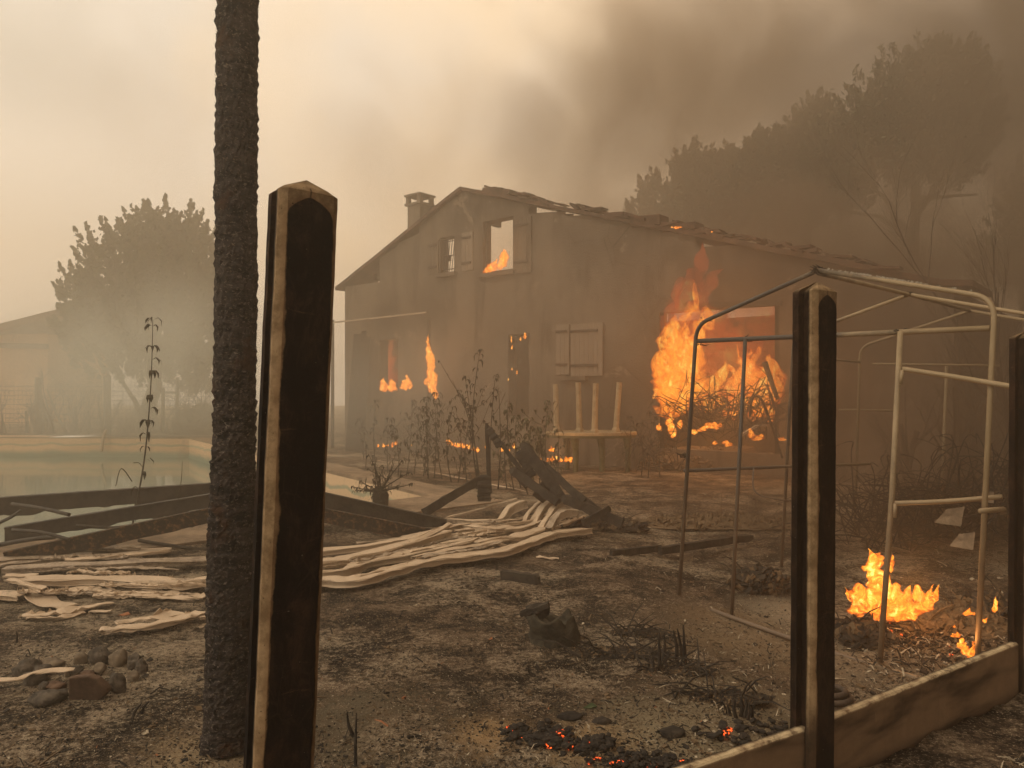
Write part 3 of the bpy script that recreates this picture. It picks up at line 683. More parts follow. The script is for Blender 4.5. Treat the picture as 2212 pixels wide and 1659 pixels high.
# ------------------------------------------------------------------ greenhouse frame
def greenhouse():
    rt = U(1467, 1285, 6.64)
    root = empty('greenhouse_frame', 'bare tubular greenhouse frame with burned off cover', 'greenhouse', loc=tuple(rt))
    def T(name, pts, r=.0165, smooth_n=0, m='tube', parent=None):
        mb = MB()
        p = spline(pts, smooth_n) if smooth_n else pts
        mb.tube([q - rt if parent is None else q for q in map(Vector, p)], r, 8); return mb.build(name, M[m], parent or root, smooth=True)
    def bent(a, cr, b, rad=.13):                               # corner with a rounded bend
        a, cr, b = map(Vector, (a, cr, b)); p = cr + (a - cr).normalized() * rad; q = cr + (b - cr).normalized() * rad
        out = [a]; 
        for k in range(9):
            t = k / 8; out.append(p * (1 - t) ** 2 + cr * 2 * t * (1 - t) + q * t * t)
        return out + [b]
    FL = Vector((1.53, 6.6, 2.17)); FR = Vector((2.93, 4.83, 2.18)); AP = Vector((2.2, 5.72, 2.485))
    BV = Vector((1.35, 1.4, 0))
    bl = U(1467, 1285, 6.64); br = U(2107, 1500, 4.72); br.z = -.2
    T('frame_hoop', bent(bl, FL, AP)); T('frame_hoop', bent(br, FR, AP))
    bl2 = G(1688, 1224); c2 = FL + BV + Vector((-.05, 0, 0)); T('frame_hoop', bent(bl2, c2, AP + BV)); T('frame_hoop', bent(Vector((4.1, 6.2, -.1)), FR + BV, AP + BV))
    bl3 = Vector((4.02, 9.35, -.05)); T('frame_hoop', bent(bl3, FL + BV * 2 + Vector((-.12, 0, -.02)), AP + BV * 2)); T('frame_hoop', bent(Vector((5.6, 7.6, -.1)), FR + BV * 2, AP + BV * 2))
    T('ridge_tube', [AP + Vector((0, 0, -.02)), AP + BV, AP + BV * 2])
    T('eave_tube', [FL + BV * 1 + Vector((-.05, .0, -.2)), FL + BV * 2 + Vector((-.12, 0, -.2))], .012)
    a, b = U(1503, 737, 6.61), U(2138, 709, 4.84); T('door_header', [a, b], .0185)
    m2a, m2b = U(1610, 733, 6.21), U(1580, 1332, 6.16); T('door_post', [m2a, m2b], .0155)
    m3a, m3b = U(1945, 716, 5.25), U(1900, 1440, 5.15); T('door_post', [m3a, (m3a + m3b) / 2 + Vector((.012, 0, 0)), m3b], .0185)
    T('side_rail', [U(1478, 1017, 6.64), U(1700, 1008, 7.4), U(1880, 1002, 8.4)], .014)
    T('side_rail', [U(1950, 797, 5.2), U(2055, 813, 5.0), U(2168, 832, 4.7), U(2250, 846, 4.5)], .0165, 4)
    T('side_rail', [U(1933, 1087, 5.16), U(2040, 1083, 5.0), U(2165, 1073, 4.8)], .015, 4)
    T('side_rail', [U(1885, 786, 9.2), U(2160, 790, 8.6)], .013)
    T('side_rail', [U(1812, 885, 9.6), U(1940, 887, 9.3)], .013)
    T('base_rail', [U(1537, 1318, 6.3), U(1705, 1378, 5.62), U(1860, 1430, 5.2), U(2030, 1480, 4.82)], .0185, 4)
    T('rear_post', [U(2045, 790, 9.0), U(2030, 1180, 8.9)], .018)
    T('short_pipe', [U(2118, 1104, 4.6), U(2168, 1100, 4.75)], .016)
    T('short_pipe', [U(1949, 800, 5.19), U(1946, 830, 5.19)], .012); T('short_pipe', [U(1934, 1088, 5.15), U(1933, 1118, 5.15)], .012)
    T('hanging_strip', [U(1628, 1012, 6.9), U(1628, 1055, 6.85), U(1650, 1073, 6.8), U(1705, 1082, 6.8)], .006, 5, 'tube')
    mb = MB(); rr = random.Random(4)                           # flaking paint on the front rafter
    for i in range(150):
        t = min(.86, max(.05, rr.gauss(.38, .2))); p = AP.lerp(FR, t) - rt + Vector((rr.uniform(-.012, .012), -.014, .012)); s = rr.uniform(.003, .009)
        mb.add([p, p + Vector((s * 2, 0, s * .3)), p + Vector((s, -.004, s * 1.5))], [(0, 1, 2)])
    mb.build('paint_flakes', M['flake'], root)
    mb = MB()                                                  # twisted clamps left on the joints
    for p, n in ((AP, 26), (AP + BV, 14), (Vector(FL) + Vector((.02, 0, -.16)), 9), (Vector(FL) + Vector((.06, -.05, .03)), 5), (m3a, 7), (m2a, 5), (U(1478, 985, 6.64), 12)):
        for i in range(n):
            q = p - rt + Vector((rr.uniform(-.04, .04), rr.uniform(-.02, .02), rr.uniform(-.014, .02)))
            mb.tube([q, q + Vector((rr.uniform(-.05, .05), rr.uniform(-.02, .02), rr.uniform(-.02, .022)))], [.007, .002], 4)
    mb.build('burned_clamp', M['char'], root)
greenhouse()

# ------------------------------------------------------------------ steel beams over the pool edge
def beam(A, B, h, fl, m, label, cat='beam', name='steel_beam', drip=0, grp='sooted beams of the collapsed pool cover', sag=0):
    A = Vector(A); B = Vector(B); n = max(8, int((B - A).length / .03)); mb = MB(); t = (B - A).normalized(); sd = Vector((t.y, -t.x, 0)).normalized()
    rr = random.Random(int(A.x * 100)); top = []; vs = []; k = 0
    for i in range(n + 1):
        f = i / n; p = A.lerp(B, f) - Vector((0, 0, sag * sin(pi * f))) - A
        dd = drip * (max(0, noise.noise(Vector((i * .13, A.x, 2)))) + 1.8 * max(0, noise.noise(Vector((i * .31, A.y, 5))) - .35) * 2)
        z = Vector((0, 0, 1))
        for q in (p - sd * fl, p + sd * fl, p + sd * fl - z * .014, p + sd * .006 - z * .018, p + sd * .006 - z * (h + dd), p - sd * .006 - z * (h + dd), p - sd * .006 - z * .018, p - sd * fl - z * .014): vs.append(q)
    m8 = 8
    fs = [(i * m8 + a, i * m8 + (a + 1) % m8, (i + 1) * m8 + (a + 1) % m8, (i + 1) * m8 + a) for i in range(n) for a in range(m8)]
    fs += [tuple(range(m8))[::-1], tuple(n * m8 + a for a in range(m8))]
    mb.add(vs, fs); o = mb.build(name, M[m]); o.location = A; tag(o, label, cat, grp); return o
beam(U(-60, 1078, 7.9), U(500, 1040, 8.9), .17, .045, 'steel', 'topmost sooted steel beam lying before the pool water', drip=.06)
beam(U(10, 1139, 7.5), U(640, 1036, 8.6), .14, .04, 'steel', 'middle sooted steel beam with drips of tar along its underside', drip=.05)
beam(U(8, 1192, 7.15), U(640, 1056, 8.1), .15, .035, 'rust', 'lowest rusty steel beam reaching the ground left of the palm', drip=.02)
beam(U(640, 1050, 9.2), U(965, 1122, 9.3), .30, .04, 'char', 'deep sooted beam sloping down right of the tall concrete post', drip=.03)
beam(U(640, 1086, 8.6), U(965, 1149, 8.75), .16, .03, 'rust', 'rusty beam lying under the deep sooted one right of the tall post', drip=.02)
def rod(pts, r, m, name, label, cat, grp=None, n=6, seg=6):
    p = spline(pts, n); mb = MB(); mb.tube(p, r, seg); o = mb.build(name, M[m], loc=p[0], smooth=True); return tag(o, label, cat, grp)
GB = 'thin charred bars between the steel beams'
rod([U(26, 1089, 7.75), U(90, 1098, 7.7), U(150, 1112, 7.65)], .02, 'steel', 'steel_bar', 'short bar bridging the two upper steel beams at left', 'bar', GB)
rod([U(-20, 1138, 7.7), U(22, 1118, 7.75), U(46, 1102, 7.8)], .016, 'steel', 'steel_bar', 'thin bar rising to the joint of the top steel beam', 'bar', GB)
rod([U(26, 1145, 7.3), U(90, 1150, 7.3), U(150, 1166, 7.3)], .018, 'steel', 'steel_bar', 'curved bar between the middle and the rusty steel beam', 'bar', GB)
rod([U(-20, 1181, 7.35), U(60, 1166, 7.4), U(120, 1160, 7.45)], .022, 'steel', 'steel_bar', 'bar lying low over the water at the picture edge', 'bar', GB)
rod([U(165, 1135, 7.6), U(245, 1140, 7.6), U(310, 1130, 7.6)], .016, 'char', 'steel_bar', 'charred bar crossing behind the rusty steel beam', 'bar', GB)
rod([G(300, 1178) + Vector((0, 0, .05)), G(340, 1183) + Vector((0, 0, .04)), G(450, 1190)], .02, 'char', 'charred_branch', 'charred branch on the ground left of the palm trunk', 'branch')

# ------------------------------------------------------------------ melted profiles
def strip(pts, w, h, m, label, cat='plastic strip', grp='melted plastic profiles on the ground', name='melted_profile', n=7, jag=.0, tw=0, lip=True):
    w *= .85; h *= .62
    P = spline([Vector(p) for p in pts], n); rr = random.Random(len(label) * 7 + int(abs(P[0].x) * 100)); k = rr.random() * 40
    mb = MB(); vs = []
    prof = [(-.5, -1), (-.5, -.12), (-.47, 0), (-.1, -.06), (.30, 0), (.5, .04), (.54, -.10), (.44, -.16), (.43, -.8), (.52, -.95)]
    if not lip: prof = [(-.5, -.3), (-.48, 0), (-.1, .06), (.3, -.03), (.5, .02), (.5, -.35)]
    for i, p in enumerate(P):
        t = (P[min(i + 1, len(P) - 1)] - P[max(0, i - 1)]); t.normalize(); sd = Vector((t.y, -t.x, 0))
        sd = sd.normalized() if sd.length > 1e-4 else Vector((1, 0, 0)); up = sd.cross(t) * -1 if sd.cross(t).z < 0 else sd.cross(t)
        if sd.y > 0: sd = -sd                                   # side 0.5 faces the camera
        ro = tw * noise.noise(Vector((i * .12, k, 0))); sd2 = sd * cos(ro) + up * sin(ro); up2 = up * cos(ro) - sd * sin(ro)
        ww = w * (1 + .22 * noise.noise(Vector((i * .15, k, 3))))
        for j, (a, b) in enumerate(prof):
            e = jag * abs(noise.noise(Vector((i * 1.7, j, k)))) * (2 if j in (0, len(prof) - 1) else .3)
            vs.append(p + sd2 * (a * ww + .01 * noise.noise(Vector((i * .4, j * 2, k)))) + up2 * (b * h + e + .016 * noise.noise(Vector((i * .30, j * .5, k + 9)))) - P[0])
    q = len(prof)
    mb.add(vs, [(i * q + j, i * q + j + 1, (i + 1) * q + j + 1, (i + 1) * q + j) for i in range(len(P) - 1) for j in range(q - 1)])
    o = mb.build(name, M[m], smooth=False); o.location = P[0]; s = o.modifiers.new('thickness', 'SOLIDIFY'); s.thickness = .005; s.offset = 0
    return tag(o, label, cat, grp)
def gp(L, dz=.0):                                              # points of the front bottom edge on the ground
    return [G(*q[:2], 0) + Vector((0, 0, dz + (q[2] if len(q) > 2 else 0))) for q in L]
GL = 'melted plastic profiles left of the palm'; GR = 'melted plastic profiles right of the tall post'
strip(gp([(48, 1272), (130, 1270), (250, 1269), (350, 1275), (410, 1276), (490, 1266), (600, 1262)], .085), .19, .085, 'plastic', 'wide melted cream profile in front, running behind the palm trunk', grp=GL, tw=.15)
strip(gp([(9, 1246), (130, 1240), (300, 1232), (450, 1225), (560, 1222)], .08), .17, .07, 'plastic_dull', 'straight speckled grey profile behind the wide cream one', grp=GL)
strip(gp([(-30, 1240), (20, 1230), (140, 1216), (260, 1208), (361, 1199)], .05), .10, .04, 'plastic_dull', 'dirty curved profile between the speckled one and the rusty beam', grp=GL)
strip(gp([(140, 1228), (230, 1221), (300, 1215), (366, 1206)], .08), .07, .03, 'plastic', 'narrow bright cream profile lying on the speckled one', grp=GL)
strip(gp([(30, 1200), (90, 1196), (220, 1197), (370, 1196)], .05), .06, .035, 'plastic', 'thin pale profile farthest back, under the rusty beam', grp=GL)
strip(gp([(-40, 1220), (60, 1213), (200, 1204)], .04), .16, .03, 'plastic_dull', 'brown scorched strip at the picture edge under the thin pale profile', grp=GL)
strip(gp([(9, 1262), (81, 1259)], .07), .1, .03, 'plastic', 'short clean plastic piece left of the wide profile', grp=GL, n=8)
strip(gp([(-40, 1294), (52, 1300)], .06), .17, .06, 'plastic', 'broken box end of a profile at the picture edge', grp=GL, n=8)
strip(gp([(15, 1277), (50, 1283), (95, 1300)], .10), .07, .03, 'plastic', 'narrow strip slanting down to the folded sheet', grp=GL)
strip(gp([(220, 1290), (290, 1283), (400, 1288), (440, 1297)], .02), .09, .03, 'plastic', 'torn thin strip along the front of the wide profile', grp=GL, jag=.02, tw=.6, lip=False)
strip(gp([(70, 1283), (110, 1290), (160, 1284), (215, 1283)], .03), .12, .03, 'plastic', 'crumpled strip in front of the wide profile near the picture edge', grp=GL, jag=.02, tw=.7, lip=False)
strip(gp([(336, 1296), (380, 1300), (440, 1300)], .03), .07, .03, 'plastic', 'small broken strip before the wide profile near the palm', grp=GL, lip=False)
strip(gp([(75, 1284), (105, 1310), (150, 1318)], .03), .22, .02, 'plastic', 'folded plain sheet lying slantwise by the loose strips', grp=GL, lip=False, tw=.3)
strip(gp([(48, 1337), (100, 1336), (160, 1325), (242, 1310)], .03), .12, .03, 'plastic', 'curled cream shred ending in a frayed tip over bare soil', grp=GL, jag=.03, tw=.9, lip=False)
strip(gp([(60, 1342), (130, 1340), (180, 1326)], .02), .06, .02, 'plastic', 'thin frayed shred below the curled one', grp=GL, jag=.02, tw=.8, lip=False)
strip(gp([(195, 1326), (240, 1325)], .02), .06, .02, 'plastic', 'tiny shred at the tip of the curled ones', grp=GL, jag=.01, lip=False)
strip(gp([(216, 1376), (260, 1372), (330, 1364), (400, 1346), (432, 1338)], .05), .13, .04, 'plastic', 'long slanted cream shred on bare soil left of the palm', grp=GL, jag=.02, tw=.2)
strip(gp([(250, 1360), (300, 1349), (345, 1346)], .04), .06, .02, 'plastic', 'thin curled shred behind the long slanted one', grp=GL, tw=.9, lip=False)
strip(gp([(340, 1352), (385, 1340)], .05), .17, .02, 'plastic', 'raised triangular flap on the long slanted shred', grp=GL, tw=.8, lip=False, jag=.03)
strip(gp([(430, 1344), (480, 1336)], .04), .07, .03, 'plastic', 'small shred against the foot side of the palm', grp=GL)
strip(gp([(432, 1358), (470, 1344)], .01), .03, .01, 'plastic', 'narrow splinter beside the palm trunk', grp=GL, lip=False)
strip(gp([(-30, 1494), (30, 1496), (80, 1480), (158, 1474)], .07), .05, .015, 'plastic', 'wavy pale strip draped over the heap of stones', grp=GL, lip=False)
# right of the tall post
strip(gp([(600, 1278), (708, 1276), (777, 1274), (850, 1252), (927, 1233), (1010, 1220), (1081, 1210), (1140, 1190), (1186, 1172), (1230, 1165), (1271, 1160)], .10), .15, .09, 'plastic', 'foremost melted cream profile sweeping up to the charred timber', grp=GR, tw=.25, n=8)
strip(gp([(640, 1268), (736, 1262), (790, 1240), (880, 1222), (995, 1198), (1022, 1186)], .12), .16, .1, 'plastic', 'second melted profile, broken off at the pile middle', grp=GR, tw=.3)
strip(gp([(600, 1250), (710, 1240), (756, 1232), (860, 1206), (963, 1172)], .13), .17, .11, 'plastic', 'broad smooth profile behind the broken one', grp=GR, tw=.1)
strip([*gp([(600, 1224), (710, 1214), (838, 1196), (900, 1180), (963, 1160), (1002, 1156)], .12), U(1060, 1140, 8.5), U(1100, 1137, 8.8), U(1146, 1134, 9.2), U(1173, 1094, 9.5), U(1199, 1077, 9.6)], .13, .08, 'plastic', 'long profile that ends in an upward bend at the charred timber', grp=GR, tw=.2)
strip([U(959, 1120, 9.6), U(1035, 1123, 9.5), U(1065, 1122, 9.5), U(1081, 1119, 9.5), U(1100, 1094, 9.6), U(1133, 1080, 9.7)], .10, .16, 'plastic', 'bent profile behind the pile with one raised end', grp=GR, tw=.1)
strip([U(963, 1118, 9.9), U(1040, 1098, 10), U(1117, 1077, 10.1)], .05, .02, 'plastic', 'straight thin rail slanting behind the bent profile', grp=GR)
strip(gp([(890, 1200), (935, 1180), (972, 1158)], .14), .06, .03, 'plastic', 'short rail lying across the broad smooth profile', grp=GR, lip=False)
strip([*gp([(1025, 1196), (1080, 1186), (1133, 1178), (1176, 1162)], .12)], .13, .09, 'plastic', 'crumpled piece with a torn lower edge mid pile', grp=GR, jag=.03, tw=.5)
strip([*gp([(985, 1170), (1060, 1160), (1110, 1152), (1150, 1146)], .12)], .09, .05, 'plastic', 'wrinkled strip in the upper middle of the pile', grp=GR, jag=.015, tw=.8)
strip([*gp([(1000, 1182), (1060, 1172), (1120, 1168), (1165, 1152)], .14)], .07, .04, 'plastic', 'wrinkled strip just below the upper one of the pile', grp=GR, jag=.02, tw=.8)
strip([U(1150, 1142, 8.9), U(1158, 1118, 9.2), U(1175, 1092, 9.4), U(1205, 1080, 9.5)], .07, .05, 'plastic', 'first of three ribs bending up at the pile end', grp=GR)
strip([U(1165, 1142, 8.8), U(1180, 1118, 9.0), U(1200, 1092, 9.3), U(1232, 1081, 9.4)], .07, .06, 'plastic', 'second of three ribs bending up at the pile end', grp=GR)
strip([U(1185, 1140, 8.7), U(1198, 1116, 8.9), U(1215, 1103, 9.0), U(1246, 1101, 9.1), U(1258, 1112, 9.1)], .09, .12, 'plastic_dull', 'arched greyish rib at the end of the pile', grp=GR)
strip([U(1130, 1134, 9.2), U(1140, 1108, 9.4), U(1158, 1090, 9.6), U(1170, 1078, 9.7)], .05, .04, 'plastic', 'third rib, behind the two others bending up', grp=GR)
strip(gp([(1212, 1157), (1235, 1146), (1261, 1134)], .12), .07, .03, 'plastic', 'short slanted piece next to the arched rib', grp=GR)
strip(gp([(1150, 1170), (1210, 1158), (1272, 1156)], .07), .05, .03, 'plastic', 'thin pale rail at the pile end before the arched rib', grp=GR)
strip(gp([(770, 1182), (870, 1172), (960, 1156)], .05), .05, .03, 'plastic_dull', 'thin dull rail behind the long profile', grp=GR)
strip(gp([(745, 1190), (830, 1192), (900, 1186)], .04), .045, .02, 'plastic_dull', 'short dull rail behind the broad profile', grp=GR)
strip(gp([(1162, 1205), (1180, 1208), (1207, 1209)], .015), .05, .012, 'plastic', 'small pale crumb of plastic on bare soil beyond the pile', grp=None, lip=False, tw=.5)
mb = MB(); 
for k in range(4): mb.tube([U(7 + 16 * cos(a * .7), 1273 + 15 * sin(a * .7) * -1, 6.8 - k * .02) for a in range(10)], .012, 6)
tag(mb.build('plastic_roll', M['plastic'], loc=U(7, 1273, 6.8), smooth=True), 'coiled end of plastic by the broken box end', 'plastic roll')

rr = random.Random(31)
def lerp_path(A, B, f, a, b, jit):
    out = []
    for i in range(7):
        t = a + (b - a) * i / 6
        def at(P):
            x = t * (len(P) - 1); k = min(len(P) - 2, int(x)); q = x - k; return (P[k][0] + (P[k + 1][0] - P[k][0]) * q, P[k][1] + (P[k + 1][1] - P[k][1]) * q)
        p, q = at(A), at(B); out.append((p[0] + (q[0] - p[0]) * f + rr.gauss(0, jit), p[1] + (q[1] - p[1]) * f + rr.gauss(0, jit * .45)))
    return out
FA = [(690, 1282), (800, 1268), (927, 1230), (1040, 1212), (1130, 1188), (1190, 1168), (1270, 1156)]; FB = [(690, 1205), (780, 1196), (880, 1178), (980, 1155), (1060, 1150), (1130, 1140), (1200, 1130)]
for k in range(22):
    a = rr.uniform(0, .6); b = min(1, a + rr.uniform(.25, .6)); f = rr.uniform(.02, 1)
    strip(gp(lerp_path(FA, FB, f, a, b, 2.2), rr.uniform(.05, .13)), rr.uniform(.03, .09), rr.uniform(.02, .05), 'plastic' if rr.random() < .7 else 'plastic_dull', 'thin bent cream rail mixed into the melted pile right of the tall post', grp=GR, jag=rr.choice((0, .01, .03)), tw=rr.uniform(0, .9), lip=rr.random() < .4, name='melted_rail')
LA = [(-30, 1300), (80, 1296), (180, 1290), (300, 1292), (450, 1290)]; LB = [(-30, 1205), (80, 1200), (180, 1198), (300, 1200), (450, 1215)]
for k in range(20):
    a = rr.uniform(0, .6); b = min(1, a + rr.uniform(.2, .6)); f = rr.uniform(-.05, 1)
    strip(gp(lerp_path(LA, LB, f, a, b, 2.5), rr.uniform(.02, .09)), rr.uniform(.03, .08), rr.uniform(.015, .04), 'plastic_dull' if f > .45 or rr.random() < .3 else 'plastic', 'thin bent rail among the melted profiles left of the palm', grp=GL, jag=rr.choice((0, .015, .035)), tw=rr.uniform(0, .9), lip=rr.random() < .4, name='melted_rail')
# charred timber heap
GT = 'charred timbers standing out of the pile'
def timber(u0, v0, d0, u1, v1, d1, w, label, m='char', name='charred_timber'):
    mb = MB(); a, b = U(u0, v0, d0), U(u1, v1, d1); n = 14; t = (b - a).normalized(); x = t.cross(Vector((0, -1, 0))).normalized(); y = t.cross(x); vs = []
    for i in range(n + 1):
        p = a.lerp(b, i / n) - a
        for (i2, j2) in ((-1, -1), (1, -1), (1, 1), (-1, 1)):
            k = noise.noise(Vector((i * .5, i2 * 3, j2 * 5 + u0))) * .3
            e = 1 if i < n else .55
            vs.append(p + x * w / 2 * i2 * (1 + k) * e + y * w * .35 * j2 * (1 + k) * e + (t * w * .9 * noise.noise(Vector((i2 * 7, j2 * 3, u0))) if i == n else Vector()))
    mb.add(vs, [(i * 4 + k, i * 4 + (k + 1) % 4, i * 4 + 4 + (k + 1) % 4, i * 4 + 4 + k) for i in range(n) for k in range(4)] + [(3, 2, 1, 0), (n * 4, n * 4 + 1, n * 4 + 2, n * 4 + 3)])
    o = mb.build(name, M[m]); o.location = a; tag(o, label, 'timber', GT)
timber(1058, 1066, 9.9, 1051, 914, 9.9, .05, 'upright charred pole before the burning weeds')
timber(1172, 1078, 9.5, 1053, 919, 9.9, .05, 'long charred rail leaning against the top of the upright pole')
timber(1080, 964, 9.75, 1055, 925, 9.8, .09, 'short charred stub hanging by the top of the upright pole')
timber(1215, 1080, 9.3, 1128, 958, 9.6, .13, 'thickest charred timber standing slantwise in the heap')
timber(1150, 1030, 9.6, 1120, 975, 9.7, .11, 'split charred timber just behind the thickest one')
timber(1205, 1085, 9.2, 1103, 1014, 9.5, .10, 'charred timber leaning low to the camera side of the heap')
timber(1140, 1050, 9.4, 1108, 1013, 9.5, .09, 'short charred stub below the low leaning timber')
timber(1262, 1085, 9.1, 1168, 998, 9.6, .09, 'charred timber sloping down to the far end of the heap')
timber(1300, 1108, 9.0, 1172, 1010, 9.5, .07, 'thin charred timber above the arched rib')
timber(1345, 1130, 8.9, 1215, 1075, 9.2, .11, 'charred timber lying along the end of the pile')
timber(1260, 1130, 8.8, 1318, 1098, 9.0, .07, 'charred piece propped beside the arched rib')
timber(1165, 1075, 9.4, 1195, 1030, 9.6, .16, 'stubby charred block in the middle of the heap')
timber(917, 1107, 9.4, 1043, 1032, 10.2, .10, 'pale edged charred beam leaning on the dark stump')
timber(1046, 1082, 9.9, 1046, 1026, 9.9, .16, 'dark squat stump beside the upright charred pole')
def heap(u, v, rx, ry, rz, label, name, cat, m='char', n=260, twn=40, sd=1, bs=1., grp=None, z0=0):
    """a low mound with bits of debris on it"""
    c0 = G(u, v); rr = random.Random(sd); mb = MB()
    mb.blob((0, 0, -rz * .15), (rx, ry, rz * .9), .35, 1.6, 4, sd)
    for i in range(n):
        a = rr.uniform(0, 2 * pi); q = sqrt(rr.random()); x, y = rx * q * cos(a), ry * q * sin(a); z = rz * .85 * sqrt(max(0, 1 - q * q)) 
        s = rr.uniform(.015, .05) * bs; d = Vector((rr.gauss(0, 1), rr.gauss(0, 1), rr.gauss(0, .4))).normalized()
        mb.box((x, y, z), d * s * 1.5, d.orthogonal().normalized() * s * .5, d.cross(d.orthogonal()).normalized() * s * .25, 0 if rr.random() < .7 else 1)
    for i in range(twn):
        a = rr.uniform(0, 2 * pi); q = sqrt(rr.random()); x, y = rx * q * cos(a), ry * q * sin(a); z = rz * .8 * sqrt(max(0, 1 - q * q)); L = rr.uniform(.1, .35)
        d = Vector((rr.gauss(0, 1), rr.gauss(0, 1), rr.gauss(.1, .4))).normalized() * L
        mb.tube([(x, y, z), Vector((x, y, z)) + d * .5 + Vector((0, 0, L * .1)), Vector((x, y, z)) + d], [.006, .005, .002], 4, 0)
    o = mb.build(name, [M[m], M['brownchip']]); o.location = c0 + Vector((0, 0, z0)); tag(o, label, cat, grp); return o
heap(1300, 1140, .55, .3, .12, 'flat black heap of burned scraps at the end of the melted pile', 'debris_heap', 'debris heap', sd=3)
heap(1640, 1272, .24, .2, .2, 'small black heap smouldering inside the greenhouse', 'debris_heap', 'debris heap', sd=4, n=200)
heap(1862, 1384, .19, .2, .13, 'black burned clump in front of the greenhouse flames', 'debris_heap', 'debris heap', sd=5, n=160)
heap(1540, 985 + 30, 1.6, .8, .55, 'large heap of burned rubble before the blazing opening', 'debris_heap', 'debris heap', sd=6, n=700, twn=120, m='brownchip')
heap(2040, 1345, .42, .4, .07, 'glowing litter bed around the greenhouse flames', 'debris_heap', 'debris heap', sd=8, n=500, twn=60, m='brownchip')
heap(1560, 1130, 1.1, .5, .06, 'low spread of ash and scraps behind the greenhouse left pole', 'debris_heap', 'debris heap', sd=9, n=300, twn=60, m='brownchip')
heap(2160, 1330, .3, .35, .16, 'dark scrap heap beside the right greenhouse pole', 'debris_heap', 'debris heap', sd=10, n=220)
heap(2100, 1135, .9, .8, .7, 'dark mound of burned junk at the back of the greenhouse', 'debris_heap', 'debris heap', sd=11, n=420, twn=90)
for (u, v, d, s, lab) in [(2052, 1112, 7.6, .15, 'pale folded sheet lying on the dark mound'), (2130, 1072, 7.8, .09, 'small pale sheet at the top of the dark mound'), (2080, 1165, 7.0, .12, 'pointed pale scrap standing below the other sheets')]:
    c0 = U(u, v, d); mb = MB(); mb.add([(-s, 0, -s * .5), (s * .5, -.05, -s * .7), (s, .02, s * .5), (0, .06, s * .3), (-s * .2, .03, -.1 * s)], [(0, 1, 4), (1, 2, 4), (2, 3, 4), (3, 0, 4)])
    o = mb.build('paper_scrap', M['sill' if 0 else 'stone_tan']); o.location = c0; so_ = o.modifiers.new('thickness', 'SOLIDIFY'); so_.thickness = .004; tag(o, lab, 'scrap')
timber(1320, 1196, 7.9, 1430, 1184, 8.3, .07, 'long charred log lying flat behind the greenhouse left pole', name='charred_log')
timber(1425, 1190, 8.2, 1625, 1160, 9.2, .08, 'charred log on the ground crossing behind the greenhouse poles', name='charred_log')
timber(1085, 1243, 6.9, 1165, 1253, 6.7, .09, 'flat dark board lying alone on the burned soil', name='charred_board')
for k, (u, v, rx, ry, lab) in enumerate([(1340, 1412, .30, .10, 'low black crust of burned litter trailing away from the stump'), (1450, 1450, .22, .08, 'low black crust around the upright burned stubs'), (1560, 1510, .26, .09, 'low black crust ending at the short stub cluster'), (1380, 1370, .20, .09, 'small dark litter patch right of the stump')]):
    heap(u, v, rx, ry, .022, lab, 'debris_heap', 'debris heap', sd=30 + k, n=900, twn=30, bs=.28)

# ------------------------------------------------------------------ stones
GS = 'stones of the heap at lower left'
for (cx_, cy, w, h, m, lab) in [(240, 450, 110, 70, 'stone', 'smooth grey boulder farthest left in the stone heap'), (455, 410, 100, 50, 'stone_tan', 'rounded tan stone at the back of the heap'), (350, 470, 95, 45, 'stone', 'long grey stone lying between the boulder and the tan stone'),
        (310, 540, 105, 55, 'stone', 'flat grey slab sloping under the pale strip'), (860, 350, 100, 75, 'stone', 'big dark stone at the top of the heap'), (1025, 378, 76, 70, 'stone_tan', 'upright rosy stone beside the big dark one'),
        (690, 372, 62, 48, 'stone_tan', 'small tan stone left of the big dark one'), (858, 458, 52, 50, 'stone_tan', 'small round stone below the big dark one'), (1160, 400, 66, 70, 'stone', 'dark angular stone at the far end of the heap'),
        (1225, 440, 60, 60, 'stone', 'dark stone low beside the angular one'), (1020, 585, 70, 90, 'stone', 'dark upright stone right of the reddish slab'), (430, 695, 145, 62, 'stone', 'dark flat stone nearest the camera, under the strip'),
        (1155, 525, 52, 45, 'stone_tan', 'small pale stone between heap and palm'), (580, 485, 24, 55, 'stone_tan', 'thin stick-like stone standing in the heap middle'), (430, 462, 26, 40, 'stone_red', 'small orange fragment on the long grey stone'),
        (480, 605, 85, 34, 'stone_red', 'brown broken brick piece under the strip end'), (380, 610, 40, 36, 'stone', 'little dark stone under the pale strip'), (660, 470, 60, 36, 'stone', 'half buried dark stone behind the reddish slab'), (760, 505, 55, 24, 'stone_red', 'small red fragment above the reddish slab')]:
    u, v = cx_ * .25, 1330.6 + cy * .25; hw, hh = w * .25, h * .25; p = G(u, v + hh * .75); s = p.y / F
    mb = MB(); k = len(lab) * 3 + int(cx_); mb.blob((0, 0, 0), (hw * s, hw * s * .8, hh * s * 1.15), .5, .95, 3, k, rot=0)
    o = mb.build('stone', M[m], smooth=True); o.location = p + Vector((0, 0, hh * s * .7)); tag(o, lab, 'stone', GS)
p = G(190, 1512); s = p.y / F; mb = MB()
outl = [(-44, -2), (-30, -8), (-6, -14), (22, -4), (42, 14), (46, 26), (28, 52), (12, 60), (-16, 58), (-32, 56)]
vs = [(a * s, -.00 - .06 * (b / 60), b * s) for a, b in outl] + [(a * s * .96, .07 - .06 * (b / 60), b * s * .94) for a, b in outl]; n = len(outl)
mb.add(vs, [tuple(range(n)), tuple(range(2 * n - 1, n - 1, -1))] + [(k, n + k, n + (k + 1) % n, (k + 1) % n) for k in range(n)])
